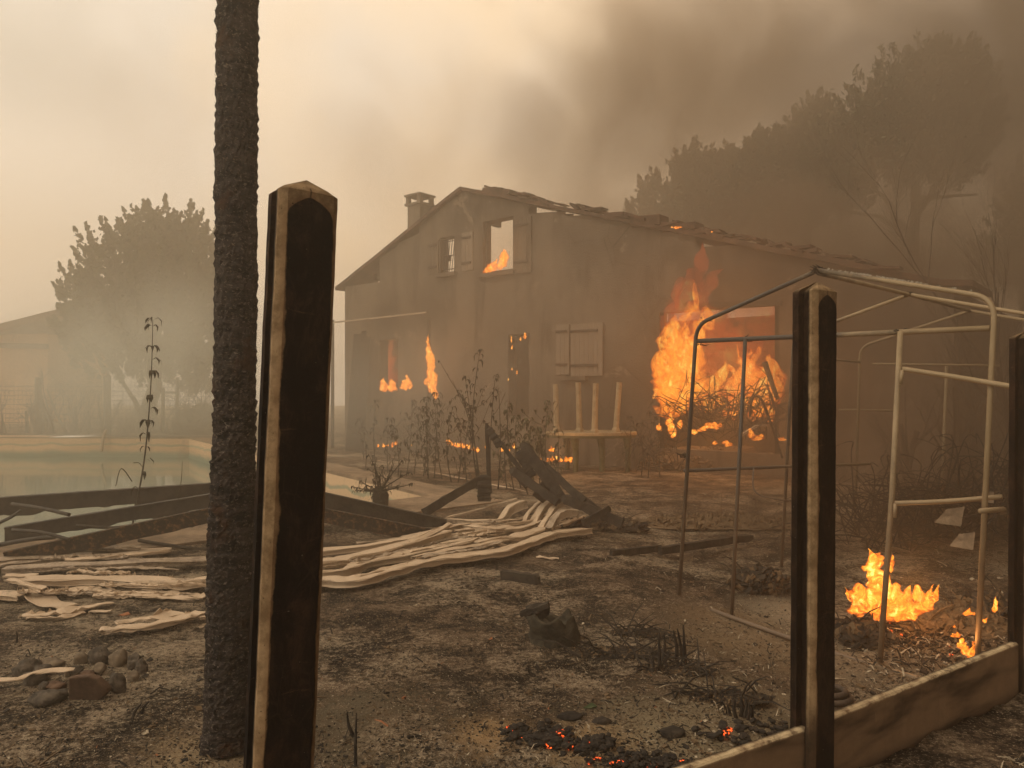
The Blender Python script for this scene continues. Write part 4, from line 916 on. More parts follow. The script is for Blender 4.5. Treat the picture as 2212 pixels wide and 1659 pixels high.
o = mb.build('stone_slab', M['stone_red']); o.location = p; b_ = o.modifiers.new('edge', 'BEVEL'); b_.width = .012; b_.segments = 3; tag(o, 'large flat reddish brown slab leaning in the stone heap', 'stone', GS)
for (u, v, w, h, m, lab, nm) in [(1452, 1590, 28, 16, 'char', 'dark oblong stone on pale ash left of the second post', 'stone'), (1300, 1562, 20, 10, 'char', 'small black lump above the ember bed', 'stone'), (1230, 1552, 26, 10, 'chip', 'charred lump at the top of the ember bed', 'stone')]:
    p = G(u, v); s = p.y / F; mb = MB(); mb.blob((0, 0, 0), (w * s, w * s * .6, h * s), .3, 1.2, 3, u); o = mb.build(nm, M[m], smooth=True); o.location = p + Vector((0, 0, h * s * .3)); tag(o, lab, 'stone')
def stump():
    p = G(1192, 1384); root = empty('tree_stump', 'low mossy stump with a hollow charred top on the bare soil', 'stump', loc=tuple(p)); r = .16; H = .16; seg = 40; vs = []; rows = 16
    mb = MB()
    for i in range(rows + 1):
        f = i / rows
        for k in range(seg):
            a = 2 * pi * k / seg; w = 1 + .30 * noise.noise(Vector((cos(a) * 1.3, sin(a) * 1.3, f * 1.5 + 4))) + .10 * noise.noise(Vector((cos(a) * 6, sin(a) * 6, f * 3))) + .16 * (1 - f) ** 3
            top = H * (1 + .5 * noise.noise(Vector((cos(a) * 1.7, sin(a) * 1.7, 7))))
            vs.append((cos(a) * r * w, sin(a) * r * w, -.05 + (top + .05) * f))
    for (rr_, zz) in ((.84, .99), (.72, .80), (.4, .72)):
        for k in range(seg):
            a = 2 * pi * k / seg; top = H * (1 + .5 * noise.noise(Vector((cos(a) * 1.7, sin(a) * 1.7, 7)))); vs.append((cos(a) * r * rr_, sin(a) * r * rr_, top * zz + .01 * noise.noise(Vector((cos(a) * 5, sin(a) * 5, rr_ * 9)))))
    nr = rows + 4
    mb.add(vs, [(i * seg + k, i * seg + (k + 1) % seg, (i + 1) * seg + (k + 1) % seg, (i + 1) * seg + k) for i in range(nr - 1) for k in range(seg)] + [tuple((nr - 1) * seg + k for k in range(seg))])
    mb.build('stump_wood', M['stump'], root, smooth=True)
    mb = MB(); mb.blob((-.10, .05, H + .02), (.10, .06, .05), .5, 2, 2, 3); mb.bar((-.2, .05, H + .0), (-.02, .02, H + .07), .07, .03); mb.build('charred_chunk', M['char'], root)
stump()

# hose coil behind the second post
p = G(1806, 1556)
mb = MB()
for k, (r, z) in enumerate([(.15, .02), (.13, .055), (.11, .09), (.085, .12)]): mb.tube([(cos(a / 24 * 2 * pi) * r, sin(a / 24 * 2 * pi) * r, z) for a in range(25)], .017, 8, caps=False)
o = mb.build('hose_coil', M['hose'], smooth=True); o.location = p + Vector((0, .1, 0)); tag(o, 'coiled sooty hose on the ash behind the gravel board', 'hose')

# plastic tables
def tables():
    D = 16.4; ct = U(1276, 935, D); gz = g(ct.x, ct.y)
    def P(u, v, d): return U(u, v, d) - ct
    def oval(mb, z, rx, ry, th, mi=0):
        n = 40; vs = [(cos(2 * pi * k / n) * rx, sin(2 * pi * k / n) * ry, z) for k in range(n)] + [(cos(2 * pi * k / n) * rx, sin(2 * pi * k / n) * ry, z - th) for k in range(n)]
        mb.add(vs, [tuple(range(n)), tuple(range(2 * n - 1, n - 1, -1))] + [(k, n + k, n + (k + 1) % n, (k + 1) % n) for k in range(n)], mi)
    lo = empty('garden_table', 'green oval resin garden table standing under an upturned one', 'table', loc=(ct.x, ct.y, gz)); zt = ct.z - gz
    mb = MB(); oval(mb, zt - .035, .93, .62, .05); mb.build('table_top', M['resin_green'], lo)
    for (u, v) in ((1243, 1025), (1300, 1022), (1356, 1018), (1225, 1005)):
        d = D - .35 if u != 1225 else D + .4
        b = U(u, 0, d); q = Vector((b.x - ct.x, d - D, 0)); mb = MB(); mb.tube([q + Vector((0, 0, -.05)), q + Vector((.01, 0, zt * .5)), q + Vector((-.02, 0, zt - .08))], [.05, .06, .085], 8); mb.build('leg', M['resin_green'], lo)
    up = empty('upturned_garden_table', 'cream oval resin table turned upside down on the green one', 'table', loc=(ct.x, ct.y, ct.z)); mb = MB(); oval(mb, .012, .95, .64, .045)
    n = 40; mb.tube([(cos(2 * pi * k / n) * .93, sin(2 * pi * k / n) * .62, .015) for k in range(n + 1)], .018, 6); mb.build('table_top', M['resin'], up)
    for (u0, u1, v1, d) in ((1203, 1200, 830, D + .35), (1252, 1249, 826, D + .1), (1284, 1287, 828, D - .35), (1330, 1338, 826, D + .2)):
        a = P(u0, 0, d); b = P(u1, v1, d); a = Vector((a.x, a.y, 0)); mb = MB()
        mb.tube([a, a.lerp(b, .06), a.lerp(b, .1), a.lerp(b, .6), b], [.09, .085, .062, .056, .058], 8); lg = mb.build('leg', M['resin'], up, smooth=False)
tables()
# ------------------------------------------------------------------ plants
def weed(base, tip, seed, leaves=20, leaf=.05, r=.008, branches=0, m='weed', spread=.5, head=True, mb=None, lm=1):
    """one burned stem with curled hanging leaves"""
    rr = random.Random(seed); base = Vector(base); tip = Vector(tip); L = (tip - base).length; own = mb is None
    if own: mb = MB()
    bend = Vector((rr.uniform(-.06, .06), rr.uniform(-.06, .06), 0)) * L
    P = spline([base, base.lerp(tip, .35) + bend, base.lerp(tip, .7) + bend * .8, tip], 6)
    mb.tube(P, [r * (1 - .75 * i / (len(P) - 1)) for i in range(len(P))], 5)
    for b in range(branches):
        f = rr.uniform(.15, .8); p = P[int(f * (len(P) - 1))]; a = rr.uniform(0, 2 * pi); d = Vector((cos(a), sin(a) * .6, 0)) * L * rr.uniform(.12, .3) * spread * 2; q = p + d + Vector((0, 0, L * rr.uniform(.1, .35)))
        pp = spline([p, p.lerp(q, .5) + Vector((0, 0, -.03 * L)), q], 4); mb.tube(pp, [r * .5, *[r * .35] * (len(pp) - 2), r * .12], 4)
        for k in range(max(2, leaves // 5)): leafy(mb, pp[rr.randrange(1, len(pp))], leaf * .8, rr, lm)
    for k in range(leaves):
        f = .15 + .85 * rr.random() ** .7; leafy(mb, P[min(len(P) - 1, int(f * (len(P) - 1)))], leaf, rr, lm)
    if head:
        for k in range(5): leafy(mb, tip + Vector((rr.uniform(-.01, .01), 0, rr.uniform(-.02, .01))), leaf, rr, lm)
    return mb
def leafy(mb, p, s, rr, mi=1):
    a = rr.uniform(0, 2 * pi); d = Vector((cos(a), sin(a), 0)); s *= rr.uniform(.5, 1.4); w = s * rr.uniform(.1, .22); sd = Vector((-d.y, d.x, 0)) * w
    pts = [Vector(p), p + d * s * .45 + Vector((0, 0, s * .22)), p + d * s * .75 + Vector((0, 0, -s * .15)), p + d * s * (.6 + .3 * rr.random()) + Vector((0, 0, -s * rr.uniform(.4, .8)))]
    vs = [pts[0], pts[1] + sd, pts[1] - sd, pts[2] + sd * .9 + Vector((0, 0, w * .5)), pts[2] - sd * .9, pts[3]]
    mb.add(vs, [(0, 1, 2), (1, 3, 4, 2), (3, 5, 4)], mi)
def place_weed(mb, base, name, label, cat, grp=None, m2='weed'):
    o = mb.build(name, [M['twig'], M[m2]], loc=base); return tag(o, label, cat, grp)
b = U(281, 1150, 8.05); b.z = g(b.x, b.y) + .05
mb = weed(b, U(330, 690, 8.05), 5, 46, .085, .011, 0, head=True)
mb.tube(spline([U(285, 1040, 8.05), U(262, 1012, 8.0), U(250, 1050, 8.0)], 5), .005, 4); mb.tube(spline([U(288, 1000, 8.05), U(300, 1000, 8.1), U(307, 1008, 8.1)], 4), .004, 4)
place_weed(mb, b, 'burned_weed_stalk', 'tall single burned stalk with curled leaves before the pool', 'weed')
b = U(365, 1140, 8.1); mb = weed(b, U(394, 996, 8.1), 6, 0, .02, .006, 0, head=False); place_weed(mb, b, 'bare_twig', 'short bare slanted twig right of the tall burned stalk', 'weed')
# bushy burned shrub over the pool corner
b = U(822, 1085, 10.4); b.z = g(b.x, b.y); mb = MB(); rr = random.Random(21)
mb.tube([b, U(822, 1070, 10.4), U(818, 1055, 10.4)], [.10, .11, .07], 8)
for (u, v) in [(765, 1052), (768, 1060), (788, 1056), (797, 984), (808, 1000), (830, 1008), (848, 1000), (870, 994), (885, 1020), (892, 1045), (840, 1030), (812, 1022), (860, 1050), (778, 1040)]:
    weed(U(820 + rr.uniform(-6, 6), 1062, 10.4), U(u, v, 10.4 + rr.uniform(-.3, .3)), u, 8, .05, .012, 2, mb=mb, spread=.5)
for k in range(120): leafy(mb, U(820 + rr.gauss(0, 10), 1062 + rr.gauss(0, 9), 10.4 + rr.gauss(0, .08)), .05, rr, 1)
place_weed(mb, b, 'burned_shrub', 'small burned shrub with drooping tips at the pool corner', 'shrub')
# weeds between the pool and the house
GW = 'burned weeds standing before the house'
WL = [(1035, 1095, 1037, 757, 12.5, 40, .10, 'tallest burned weed with a long feathery head'), (1060, 1088, 1070, 812, 12.7, 14, .08, 'weed with a drooping head just right of the tallest one'), (1040, 1085, 1005, 815, 12.6, 20, .09, 'weed leaning away on the left of the tallest one'), (1030, 1085, 992, 845, 12.9, 34, .09, 'dense weed in the row left of the tallest one'),
      (1076, 1080, 1077, 840, 13, 10, .07, 'thin weed at the right of the tall clump')]
for (u0, v0, u1, v1, d, n, lf, lab) in WL:
    b = U(u0, v0, d); b.z = g(b.x, b.y); place_weed(weed(b, U(u1, v1, d + RU(-.2, .2)), u1, n, lf, .014, 2), b, 'burned_weed', lab + ', before the house', 'weed', GW)
ORD = 'first second third fourth fifth sixth seventh eighth ninth tenth eleventh twelfth thirteenth fourteenth fifteenth sixteenth seventeenth eighteenth nineteenth twentieth twenty-first twenty-second twenty-third twenty-fourth twenty-fifth twenty-sixth twenty-seventh'.split()
WROW = [(955, 1050, 850, 14.5, 40), (938, 1050, 870, 14.7, 40), (895, 1040, 880, 15.5, 60), (915, 1045, 860, 15, 60), (975, 1060, 880, 14, 40), (880, 1030, 865, 16, 50), (812, 1030, 865, 16, 20), (790, 1030, 905, 16, 20),
        (838, 1035, 905, 15.5, 14), (1010, 1070, 880, 13.5, 20), (1095, 1070, 935, 13, 40), (1110, 1070, 875, 13, 50), (1125, 1065, 900, 13.4, 40), (1150, 1060, 905, 13.6, 70), (1175, 1055, 925, 13.8, 60), (1188, 1055, 868, 14, 60), (1165, 1058, 925, 13.6, 60), (1205, 1050, 930, 14.2, 30),
        (1400, 1030, 888, 15, 26), (1425, 1030, 900, 15, 24), (1385, 1020, 915, 15, 14), (1350, 1030, 900, 15.7, 0), (925, 1050, 880, 14.4, 50), (1140, 1060, 955, 12.4, 30), (990, 1060, 905, 14, 30), (860, 1035, 920, 15, 30)]
WROW = [(q[0] + (2 if q in WROW[:k] or any(r[0] == q[0] for r in WROW[:k]) else 0), *q[1:]) for k, q in enumerate(WROW)]
WU = sorted(q[0] for q in WROW)
for i, (u, v, v1, d, n) in enumerate(WROW):
    b = U(u, v, d); b.z = g(b.x, b.y); gr = 1080 < u < 1210
    place_weed(weed(b, U(u + RU(-14, 14), v1, d + RU(-.3, .3)), i * 7 + 3, n // 2 + 8, .11, .012, 4, spread=.6), b, 'burned_weed', ('greenish ' if gr else 'dark ') + 'scorched weed before the house, ' + ORD[WU.index(u)] + ' of the row from the pool side', 'weed', GW, 'weed_green' if gr else 'weed')
# small stubs of burned stems
GSb = 'burned stubs of shrub stems in the foreground'
def stubs(L, lab, name='burned_stub'):
    root = empty(name, lab, 'burned shrub', loc=tuple(G(*L[0][:2])), group=None); o0 = G(*L[0][:2])
    for (u, v, u1, v1, r) in L:
        a = G(u, v); s = a.y; b = U(u1, v1, s - .02); mb = MB(); mb.tube([a - o0, (a + b) / 2 - o0 + Vector((RU(-.01, .01), 0, 0)), b - o0], [r * 1.2, r, r * .45], 6); mb.build('stem', M['char'], root)
stubs([(1426, 1450, 1424, 1366, .009), (1437, 1438, 1435, 1366, .008), (1462, 1432, 1455, 1362, .011), (1475, 1430, 1463, 1358, .009), (1480, 1440, 1476, 1350, .010), (1412, 1452, 1410, 1415, .006)], 'group of upright black stubs on the soil right of the stump')
stubs([(1577, 1545, 1570, 1520, .007), (1590, 1550, 1588, 1512, .009), (1600, 1548, 1601, 1505, .009), (1608, 1552, 1612, 1508, .009), (1615, 1555, 1618, 1518, .008), (1568, 1540, 1560, 1515, .006), (1625, 1550, 1628, 1520, .007)], 'cluster of short black stubs on the ash left of the second post')
stubs([(768, 1656, 770, 1540, .007), (764, 1592, 749, 1540, .008)], 'two thin burned sticks standing right of the tall post')
stubs([(36, 1388, 36, 1364, .006), (286, 1553, 305, 1520, .007), (306, 1540, 322, 1515, .007)], 'few thin burned sticks poking up left of the palm')
# dead hedge and posts beyond the pool
def dead_bush(u, v, w, h, d, seed, n=14, r=.03, name='dead_shrub', label='', grp=None, trunk=0, m='twig'):
    rr = random.Random(seed); b = U(u, v, d); b.z = g(b.x, b.y) - .05; mb = MB(); s = d / F
    def br(p, dr, L, r, k):
        q = p + dr * L * .5 + Vector((rr.gauss(0, .06), rr.gauss(0, .06), rr.gauss(0, .05))) * L; e = q + (dr + Vector((rr.gauss(0, .2), rr.gauss(0, .2), rr.gauss(0, .15)))).normalized() * L * .5
        mb.tube([p, q, e], [r, r * .75, r * .5], 5 if k < 2 else 3)
        if k < 4:
            for _ in range(rr.choice((2, 2, 3))):
                f = rr.uniform(.35, 1); st = p.lerp(q, f * 2) if f < .5 else q.lerp(e, f * 2 - 1)
                dd = (dr + Vector((rr.gauss(0, .45), rr.gauss(0, .45), rr.gauss(.08, .3)))).normalized(); br(st, dd, L * rr.uniform(.45, .8), r * .5, k + 1)
    for i in range(n):
        x = rr.uniform(-.5, .5) * w * s; L = h * s * rr.uniform(.25, .55)
        br(b + Vector((x, rr.uniform(-.3, .3), 0)), Vector((rr.gauss(0, .2), rr.gauss(0, .2), 1)).normalized(), L, r * rr.uniform(.4, 1), 1 if not trunk else 0)
    o = mb.build(name, M[m], loc=b); return tag(o, label, 'shrub', grp)
GD = 'dead shrubs of the hedge beyond the pool'
DU = [-10, 70, 105, 140, 185, 215, 270, 330, 400, 450, 40, 160, 300]
for i, (u, w, h, n, r) in enumerate([(-10, 90, 150, 9, .04), (70, 40, 160, 4, .11), (105, 60, 110, 12, .03), (140, 40, 200, 5, .09), (185, 80, 140, 12, .03), (215, 60, 150, 5, .06), (270, 90, 80, 14, .02), (330, 90, 90, 10, .03), (400, 80, 150, 7, .05), (450, 90, 130, 8, .06), (40, 120, 70, 24, .015), (160, 120, 70, 24, .015), (300, 120, 60, 24, .015)]):
    lab = {1: 'thick dead shrub right beside the leftmost far fence post', 3: 'tall dead shrub with forking limbs between the two far posts'}.get(i, 'thin leafless shrub beyond the pool, ' + ORD[sorted(DU).index(u)] + ' from the picture edge in the dead hedge')
    dead_bush(u, 930, w, h, 30 + (i % 3) * .6, 40 + i, n, r, 'dead_shrub', lab, GD)
heap2 = MB(); heap2.blob((0, 0, 0), (1.2, .8, 1.2), .4, 1.2, 4, 2); rr = random.Random(9)
for i in range(260):
    a = Vector((rr.gauss(0, .7), rr.gauss(0, .5), abs(rr.gauss(.4, .4)))); heap2.tube([a, a + Vector((rr.gauss(0, .5), rr.gauss(0, .5), rr.gauss(.1, .4)))], [.02, .008], 3)
o = heap2.build('brushwood_pile', M['twig']); q = U(455, 930, 30); q.z = g(q.x, q.y) - .2; o.location = q; tag(o, 'pile of burned brushwood beyond the pool beside the palm', 'brushwood')
def wood_post(u, v0, v1, d, w, lab, grp='wooden posts beyond the pool'):
    a, b_ = U(u, v0, d), U(u, v1, d); s = w * d / F / 2; mb = MB(); h = a.z - g(a.x, a.y)
    mb.tube([(0, 0, -h), (0, 0, -.05), (0, 0, -.01), (0, 0, .0)], [s, s, s * .8, s * .4], 10); o = mb.build('wooden_post', M['char']); o.location = a; tag(o, lab, 'post', grp)
wood_post(83, 815, 928, 29.5, 14, 'thick dark post, leftmost of the row beyond the pool'); wood_post(232, 810, 925, 29.5, 15, 'thick dark post standing alone in front of the smoky tree'); wood_post(352, 838, 925, 31, 8, 'thinner post carrying one end of the crossbar beyond the pool'); wood_post(383, 815, 925, 32, 8, 'thinner taller post right of the one with the crossbar')
rod([U(325, 849, 31), U(352, 848, 31), U(380, 848, 31.2)], .04, 'char', 'crossbar', 'short crossbar nailed to the thinner post beyond the pool', 'bar')
mb = MB()
for k in range(10):
    z = .35 + k * .17; mb.tube([U(-60, 0, 29.8) * 1 - Vector((0, 0, U(-60, 0, 29.8).z - z)), U(470, 0, 30.2) - Vector((0, 0, U(470, 0, 30.2).z - z + .05))], .012, 3)
for k in range(60):
    q = U(-60 + k * 9, 0, 29.9); mb.tube([(q.x, q.y, .2), (q.x, q.y, 1.95)], .006, 3)
tag(mb.build('wire_fence', M['twig']), 'sagging wire mesh fence strung along the posts beyond the pool', 'fence')
rod([U(229, 929, 26.5), U(223, 945, 26.2), U(219, 975, 26.0)], .05, 'sill', 'hanging_rope', 'pale rope hanging over the pool rim', 'rope')
# pale edging pipe in the grass behind the pool
strip([G(818, 995), G(900, 1013), G(1018, 1037), G(1150, 1064)], .05, .03, 'plastic', 'thin pale edging lying behind the burned shrub', cat='edging', grp=None, name='garden_edging')

# bare trees to the right
def bare_tree(b, H, r, seed, lean, name, label, grp, fan=.35, depth=5, m='bark', up=.25):
    rr = random.Random(seed); root = empty(name, label, 'tree', grp, loc=tuple(b)); mt = MB(); ml = MB()
    def br(mb, p, dr, L, r, k):
        n = 4; pts = [p]; d = dr.copy()
        for i in range(n):
            d = (d + Vector((rr.gauss(0, .10), rr.gauss(0, .10), up * .18))).normalized(); pts.append(pts[-1] + d * L / n)
        rad = [r * (1 - .45 * i / n) for i in range(n + 1)]; mb.tube(pts, rad, 6 if k < 2 else (4 if k < 3 else 3))
        if k < depth:
            for _ in range(rr.choice((2, 3, 3))):
                i = rr.randrange(1, n + 1); dd = (d + Vector((rr.gauss(0, fan), rr.gauss(0, fan), rr.gauss(up * .3, fan * .6)))).normalized(); br(ml, pts[i], dd, L * rr.uniform(.55, .85), rad[i] * .58, k + 1)
    br(mt, Vector((0, 0, -.1)), (Vector((lean, 0, 1))).normalized(), H * .38, r, 0)
    mt.build('trunk', M[m], root); ml.build('limbs', M[m], root)
GBt = 'leafless burned trees at the right'
for i, (u, d, H, r, lean, lab) in enumerate([(2150, 12, 5.6, .085, -.05, 'tallest leafless tree rising behind the greenhouse'), (2210, 11, 5.4, .08, -.04, 'leafless tree cut by the picture edge beside the tallest one'), (2060, 13.5, 3.4, .05, .1, 'slender leafless sapling behind the greenhouse'),
        (1955, 12.5, 3.0, .07, .12, 'thick bare trunk seen inside the greenhouse frame'), (1990, 12, 3.4, .05, -.1, 'thin bare tree inside the frame, left of the forked one'), (2020, 11, 3.2, .05, .35, 'bare tree leaning right inside the greenhouse frame'), (2075, 13, 3.4, .05, -.25, 'forked bare tree seen through the greenhouse frame'), (2180, 13.5, 4.4, .07, -.2, 'bare tree behind the far end post')]):
    b = U(u, HZ, d); b.z = g(b.x, b.y); bare_tree(b, H, r, 60 + i, lean, 'bare_tree', lab, GBt, .34 if H > 5 else .4, 6 if H > 5 else 5)
# brushwood in front of the opening
def brush(u0, u1, v, d, n, seed, lab, h=1.0, r=.014):
    rr = random.Random(seed); c0 = U((u0 + u1) / 2, v, d); mb = MB(); w = (u1 - u0) * d / F / 2
    for i in range(n):
        p = Vector((rr.uniform(-w, w), rr.gauss(0, .3), rr.uniform(-.4, .15))); a = rr.uniform(0, pi); L = rr.uniform(.3, h); q = p + Vector((cos(a) * L, rr.gauss(0, .2), sin(a) * L * .7)); m_ = (p + q) / 2 + Vector((rr.gauss(0, .12), 0, rr.gauss(.12, .12)))
        e = spline([p, m_, q, q + Vector((rr.gauss(0, .15), 0, rr.gauss(-.05, .12)))], 4); mb.tube(e, [r * rr.uniform(.4, 1) * (1 - .7 * k / len(e)) for k in range(len(e))], 4)
    o = mb.build('brushwood', M['char']); o.location = c0; tag(o, lab, 'brushwood')
brush(1470, 1680, 900, 13.6, 150, 3, 'tangle of burned branches before the blazing opening'); 
rod([U(1652, 782, 14.3), U(1668, 830, 14.2), U(1680, 862, 14.1)], [.05 - .0012 * k for k in range(13)], 'char', 'charred_branch', 'slanted charred branch standing against the flames', 'branch')
rod([U(1620, 900, 13.4), U(1625, 862, 13.4), U(1640, 858, 13.4), U(1655, 885, 13.4), U(1690, 990, 13.4)], .022, 'char', 'charred_branch', 'hooked charred branch arching over the rubble', 'branch')
brush(1840, 2000, 1120, 8.9, 110, 8, 'tangle of burned stems at the back left of the greenhouse', 1.1, .012)
brush(2010, 2200, 1090, 8.4, 150, 9, 'tangle of burned stems over the dark mound', 1.2, .012)
brush(1380, 1460, 965, 14.5, 30, 5, 'low twigs at the left foot of the blazing opening', .6, .012)
strip([U(1600, 940, 13.2), U(1630, 920, 13.2), U(1655, 918, 13.2)], .12, .04, 'sill', 'pale bent sheet lying on the rubble before the fire', cat='sheet', grp=None, name='bent_sheet')

# trees with foliage
TUFT = 2.6
def tree(name, label, grp, lobes, d, leaf, n, m, trunks, seed, sprig=0):
    """lobes: (u, v, ru, rv) seen at distance d"""
    rr = random.Random(seed); b = U(trunks[0][0], HZ, d); b.z = g(b.x, b.y); root = empty(name, label, 'tree', grp, loc=tuple(b)); mb = MB(); s = d / F
    area = [l[2] * l[3] for l in lobes]
    def lf(p, sz, bias=None):
        a = Vector((rr.gauss(0, 1), rr.gauss(0, 1), rr.gauss(0, 1))); 
        if bias is not None: a = a * .45 + bias
        a = a.normalized(); o_ = a.orthogonal().normalized(); w = sz * rr.uniform(.25, .45)
        mb.add([p - a * sz * .5, p + o_ * w, p + a * sz * .6, p - o_ * w], [(0, 1, 2, 3)])
    for l, ar in zip(lobes, area):
        c0 = U(l[0], l[1], d) - b; rx, rz = l[2] * s, l[3] * s; ry = min(rx, rz * 1.4) * .9; k = int(n * ar / sum(area)); tr_ = leaf * TUFT; nt_ = max(6, k // 42)
        for i in range(nt_):
            q = Vector((rr.gauss(0, 1), rr.gauss(0, 1), rr.gauss(0, 1))).normalized() * (rr.random() ** .4)
            rad = 1 + .34 * noise.noise(q * 2.3 + Vector((seed, l[0] * .01, 0)))
            cc = c0 + Vector((q.x * rx, q.y * ry, q.z * rz)) * rad; out = Vector((q.x * .6, q.y * .4, q.z * .5 + .8)).normalized(); t_ = tr_ * rr.uniform(.5, 1.15)
            for j in range(42):
                f = rr.random() ** .8; w_ = (1 - f) * WID + .07
                off = (Vector((rr.gauss(0, .5), rr.gauss(0, .5), rr.gauss(0, .35))) * w_ + out * f * SPI * (.6 + .4 * sprig)) * t_; lf(cc + off, leaf * .8, out * .9 if sprig else None)
    mb.build('crown', M[m], root); mt = MB()
    for (u0, v0, u1, v1, r) in trunks:
        p, q = U(u0, v0, d) - b, U(u1, v1, d) - b
        if v0 >= HZ: p.z = -.2
        P = [p.lerp(q, k / 6) + Vector((rr.gauss(0, .12), rr.gauss(0, .12), 0)) * (0 < k < 6) for k in range(7)]; mt.tube(P, [r * (1 - .6 * k / 6) for k in range(7)], 7)
    mt.build('trunk', M['bark'], root)
TUFT = 2.3; WID = .45; SPI = 1.7
tree('leafy_tree', 'round pale green tree fading into smoke beyond the pool', None, [(350, 505, 75, 40), (310, 590, 115, 100), (225, 655, 85, 85), (300, 780, 130, 60), (420, 800, 100, 60), (400, 600, 105, 110), (330, 700, 150, 90), (200, 720, 75, 75), (440, 700, 90, 110), (262, 555, 55, 45), (385, 530, 80, 55), (165, 640, 35, 40), (480, 640, 60, 100)], 33, .2, 60000, 'leaf',
     [(330, 930, 330, 620, .35), (330, 800, 220, 640, .15), (340, 780, 430, 600, .16), (325, 850, 200, 720, .12), (330, 760, 300, 520, .12)], 3, 1.3)
TUFT = 2.5; WID = .6; SPI = 1.5
GP_ = 'pines in the smoke behind the house'
tree('pine_tree', 'largest dark pine towering above the roof in thick smoke', GP_, [(2010, 205, 110, 70), (1935, 265, 95, 90), (2075, 270, 70, 100), (1870, 340, 85, 70), (1990, 340, 150, 90), (2105, 200, 40, 50), (2035, 145, 70, 35), (1790, 390, 70, 50)], 30, .28, 40000, 'needle',
     [(1950, 900, 1975, 330, .34), (1965, 520, 1880, 380, .14), (1970, 470, 2070, 330, .15), (1965, 500, 1800, 440, .1), (1975, 400, 2000, 170, .14), (1968, 430, 2110, 420, .1)], 5, .9)
tree('pine_tree', 'middle pine with ragged crown left of the largest one', GP_, [(1770, 270, 40, 40), (1750, 330, 65, 55), (1690, 370, 75, 55), (1640, 400, 60, 60), (1790, 430, 80, 60), (1700, 460, 70, 50)], 33, .28, 24000, 'needle', [(1735, 900, 1740, 330, .3), (1738, 500, 1660, 400, .12), (1738, 480, 1800, 420, .12)], 6, .9)
tree('pine_tree', 'lower broad pine nearest to the gable roof line', GP_, [(1560, 400, 90, 60), (1630, 360, 60, 45), (1520, 450, 70, 60), (1600, 470, 90, 60), (1500, 380, 40, 40)], 36, .28, 22000, 'needle', [(1560, 900, 1565, 400, .3), (1562, 520, 1500, 430, .12), (1562, 520, 1620, 440, .12)], 7, .9)
tree('pine_tree', 'faint pine at the edge of the smoke above the roof', GP_, [(1450, 440, 60, 55), (1420, 490, 60, 50)], 42, .32, 5000, 'needle', [(1440, 900, 1445, 450, .25)], 8, .9)
tree('pine_tree', 'dim pine at the picture edge behind the leafless trees', GP_, [(2235, 470, 70, 90), (2190, 580, 80, 70)], 34, .32, 10000, 'needle', [(2210, 900, 2205, 330, .3)], 9, .9)

# ------------------------------------------------------------------ fire
def fire(name, label, tongues, m='flame', lamp=None, seed=1, grp=None, seg=14, rows=22, layers=1):
    """tongues: (u, v, d, height px, width px, lean px)"""
    rr = random.Random(seed); t0 = tongues[0]; b = U(t0[0], t0[1], t0[2]); mb = MB(); heat = []
    for (u, v, d, h, w, ln) in tongues:
        for l in range(layers):
            s = d / F; p0 = U(u + rr.uniform(-.1, .1) * w, v, d + rr.uniform(-.15, .15) * w * s) - b; H, Wd = h * s * rr.uniform(.85, 1.05), w * s * .5; k = rr.uniform(0, 90); vs = []
            for i in range(rows + 1):
                f = i / rows
                prof = (sin(min(1, f * 2.2 + .12) * pi / 2) if f < .4 else 1) * (1 - f) ** .75 * 1.15 + .02
                if i == 0: prof *= .55
                cx_ = ln * s * f ** 1.5 + .35 * Wd * noise.noise(Vector((f * 2.4, k, 0))) * f * 2
                for j in range(seg):
                    a = 2 * pi * j / seg; w1 = 1 + .45 * noise.noise(Vector((cos(a) * 1.3, sin(a) * 1.3, f * 4 + k))) + .3 * noise.noise(Vector((cos(a) * 3, sin(a) * 3, f * 9 + k)))
                    q = Vector((cx_ + cos(a) * Wd * prof * w1, sin(a) * Wd * prof * w1 * .7, H * f - .04 * H)); e = q / max(Wd, .02)
                    q += Vector((noise.noise(e * .9 + Vector((k, 0, 0))), noise.noise(e * .9 + Vector((0, k, 5))) * .5, noise.noise(e * .9 + Vector((9, 0, k))))) * Wd * .75 * min(1, f * 3)
                    q += Vector((noise.noise(e * 2.3 + Vector((k, 3, 0))), 0, noise.noise(e * 2.3 + Vector((9, 7, k))))) * Wd * .3
                    vs.append(p0 + q); heat.append(f)
            mb.add(vs, [(i * seg + j, i * seg + (j + 1) % seg, (i + 1) * seg + (j + 1) % seg, (i + 1) * seg + j) for i in range(rows) for j in range(seg)])
    mb.h = heat; o = mb.build(name, M[m], smooth=True); o.location = b; tag(o, label, 'flames', grp)
    if lamp:
        e, size, off = lamp; L = bpy.data.lights.new('fire_light', 'POINT'); L.energy = e; L.shadow_soft_size = size; L.color = (1, .42, .12); q = bpy.data.objects.new('fire_light', L); COL.objects.link(q); q.parent = o; q.location = off
    return o
GF = 'fires burning in and around the house'
T = []; rr = random.Random(12)
for i in range(18): u = rr.uniform(1436, 1535); T.append((u, rr.uniform(850, 905), 14.6 + rr.uniform(-.3, .5), rr.uniform(70, 190), rr.uniform(40, 75), rr.uniform(-10, 30)))
T += [(1462, 860, 15.0, 250, 80, 45), (1490, 850, 15.1, 200, 80, 30), (1445, 850, 14.8, 170, 80, 0), (1440, 880, 14.7, 120, 50, 0)]
fire('house_blaze', 'tall yellow flames pouring out of the left side of the big opening', T, 'flame_big', (38, .5, (.3, -.9, .6)), 3, GF)
T = [];
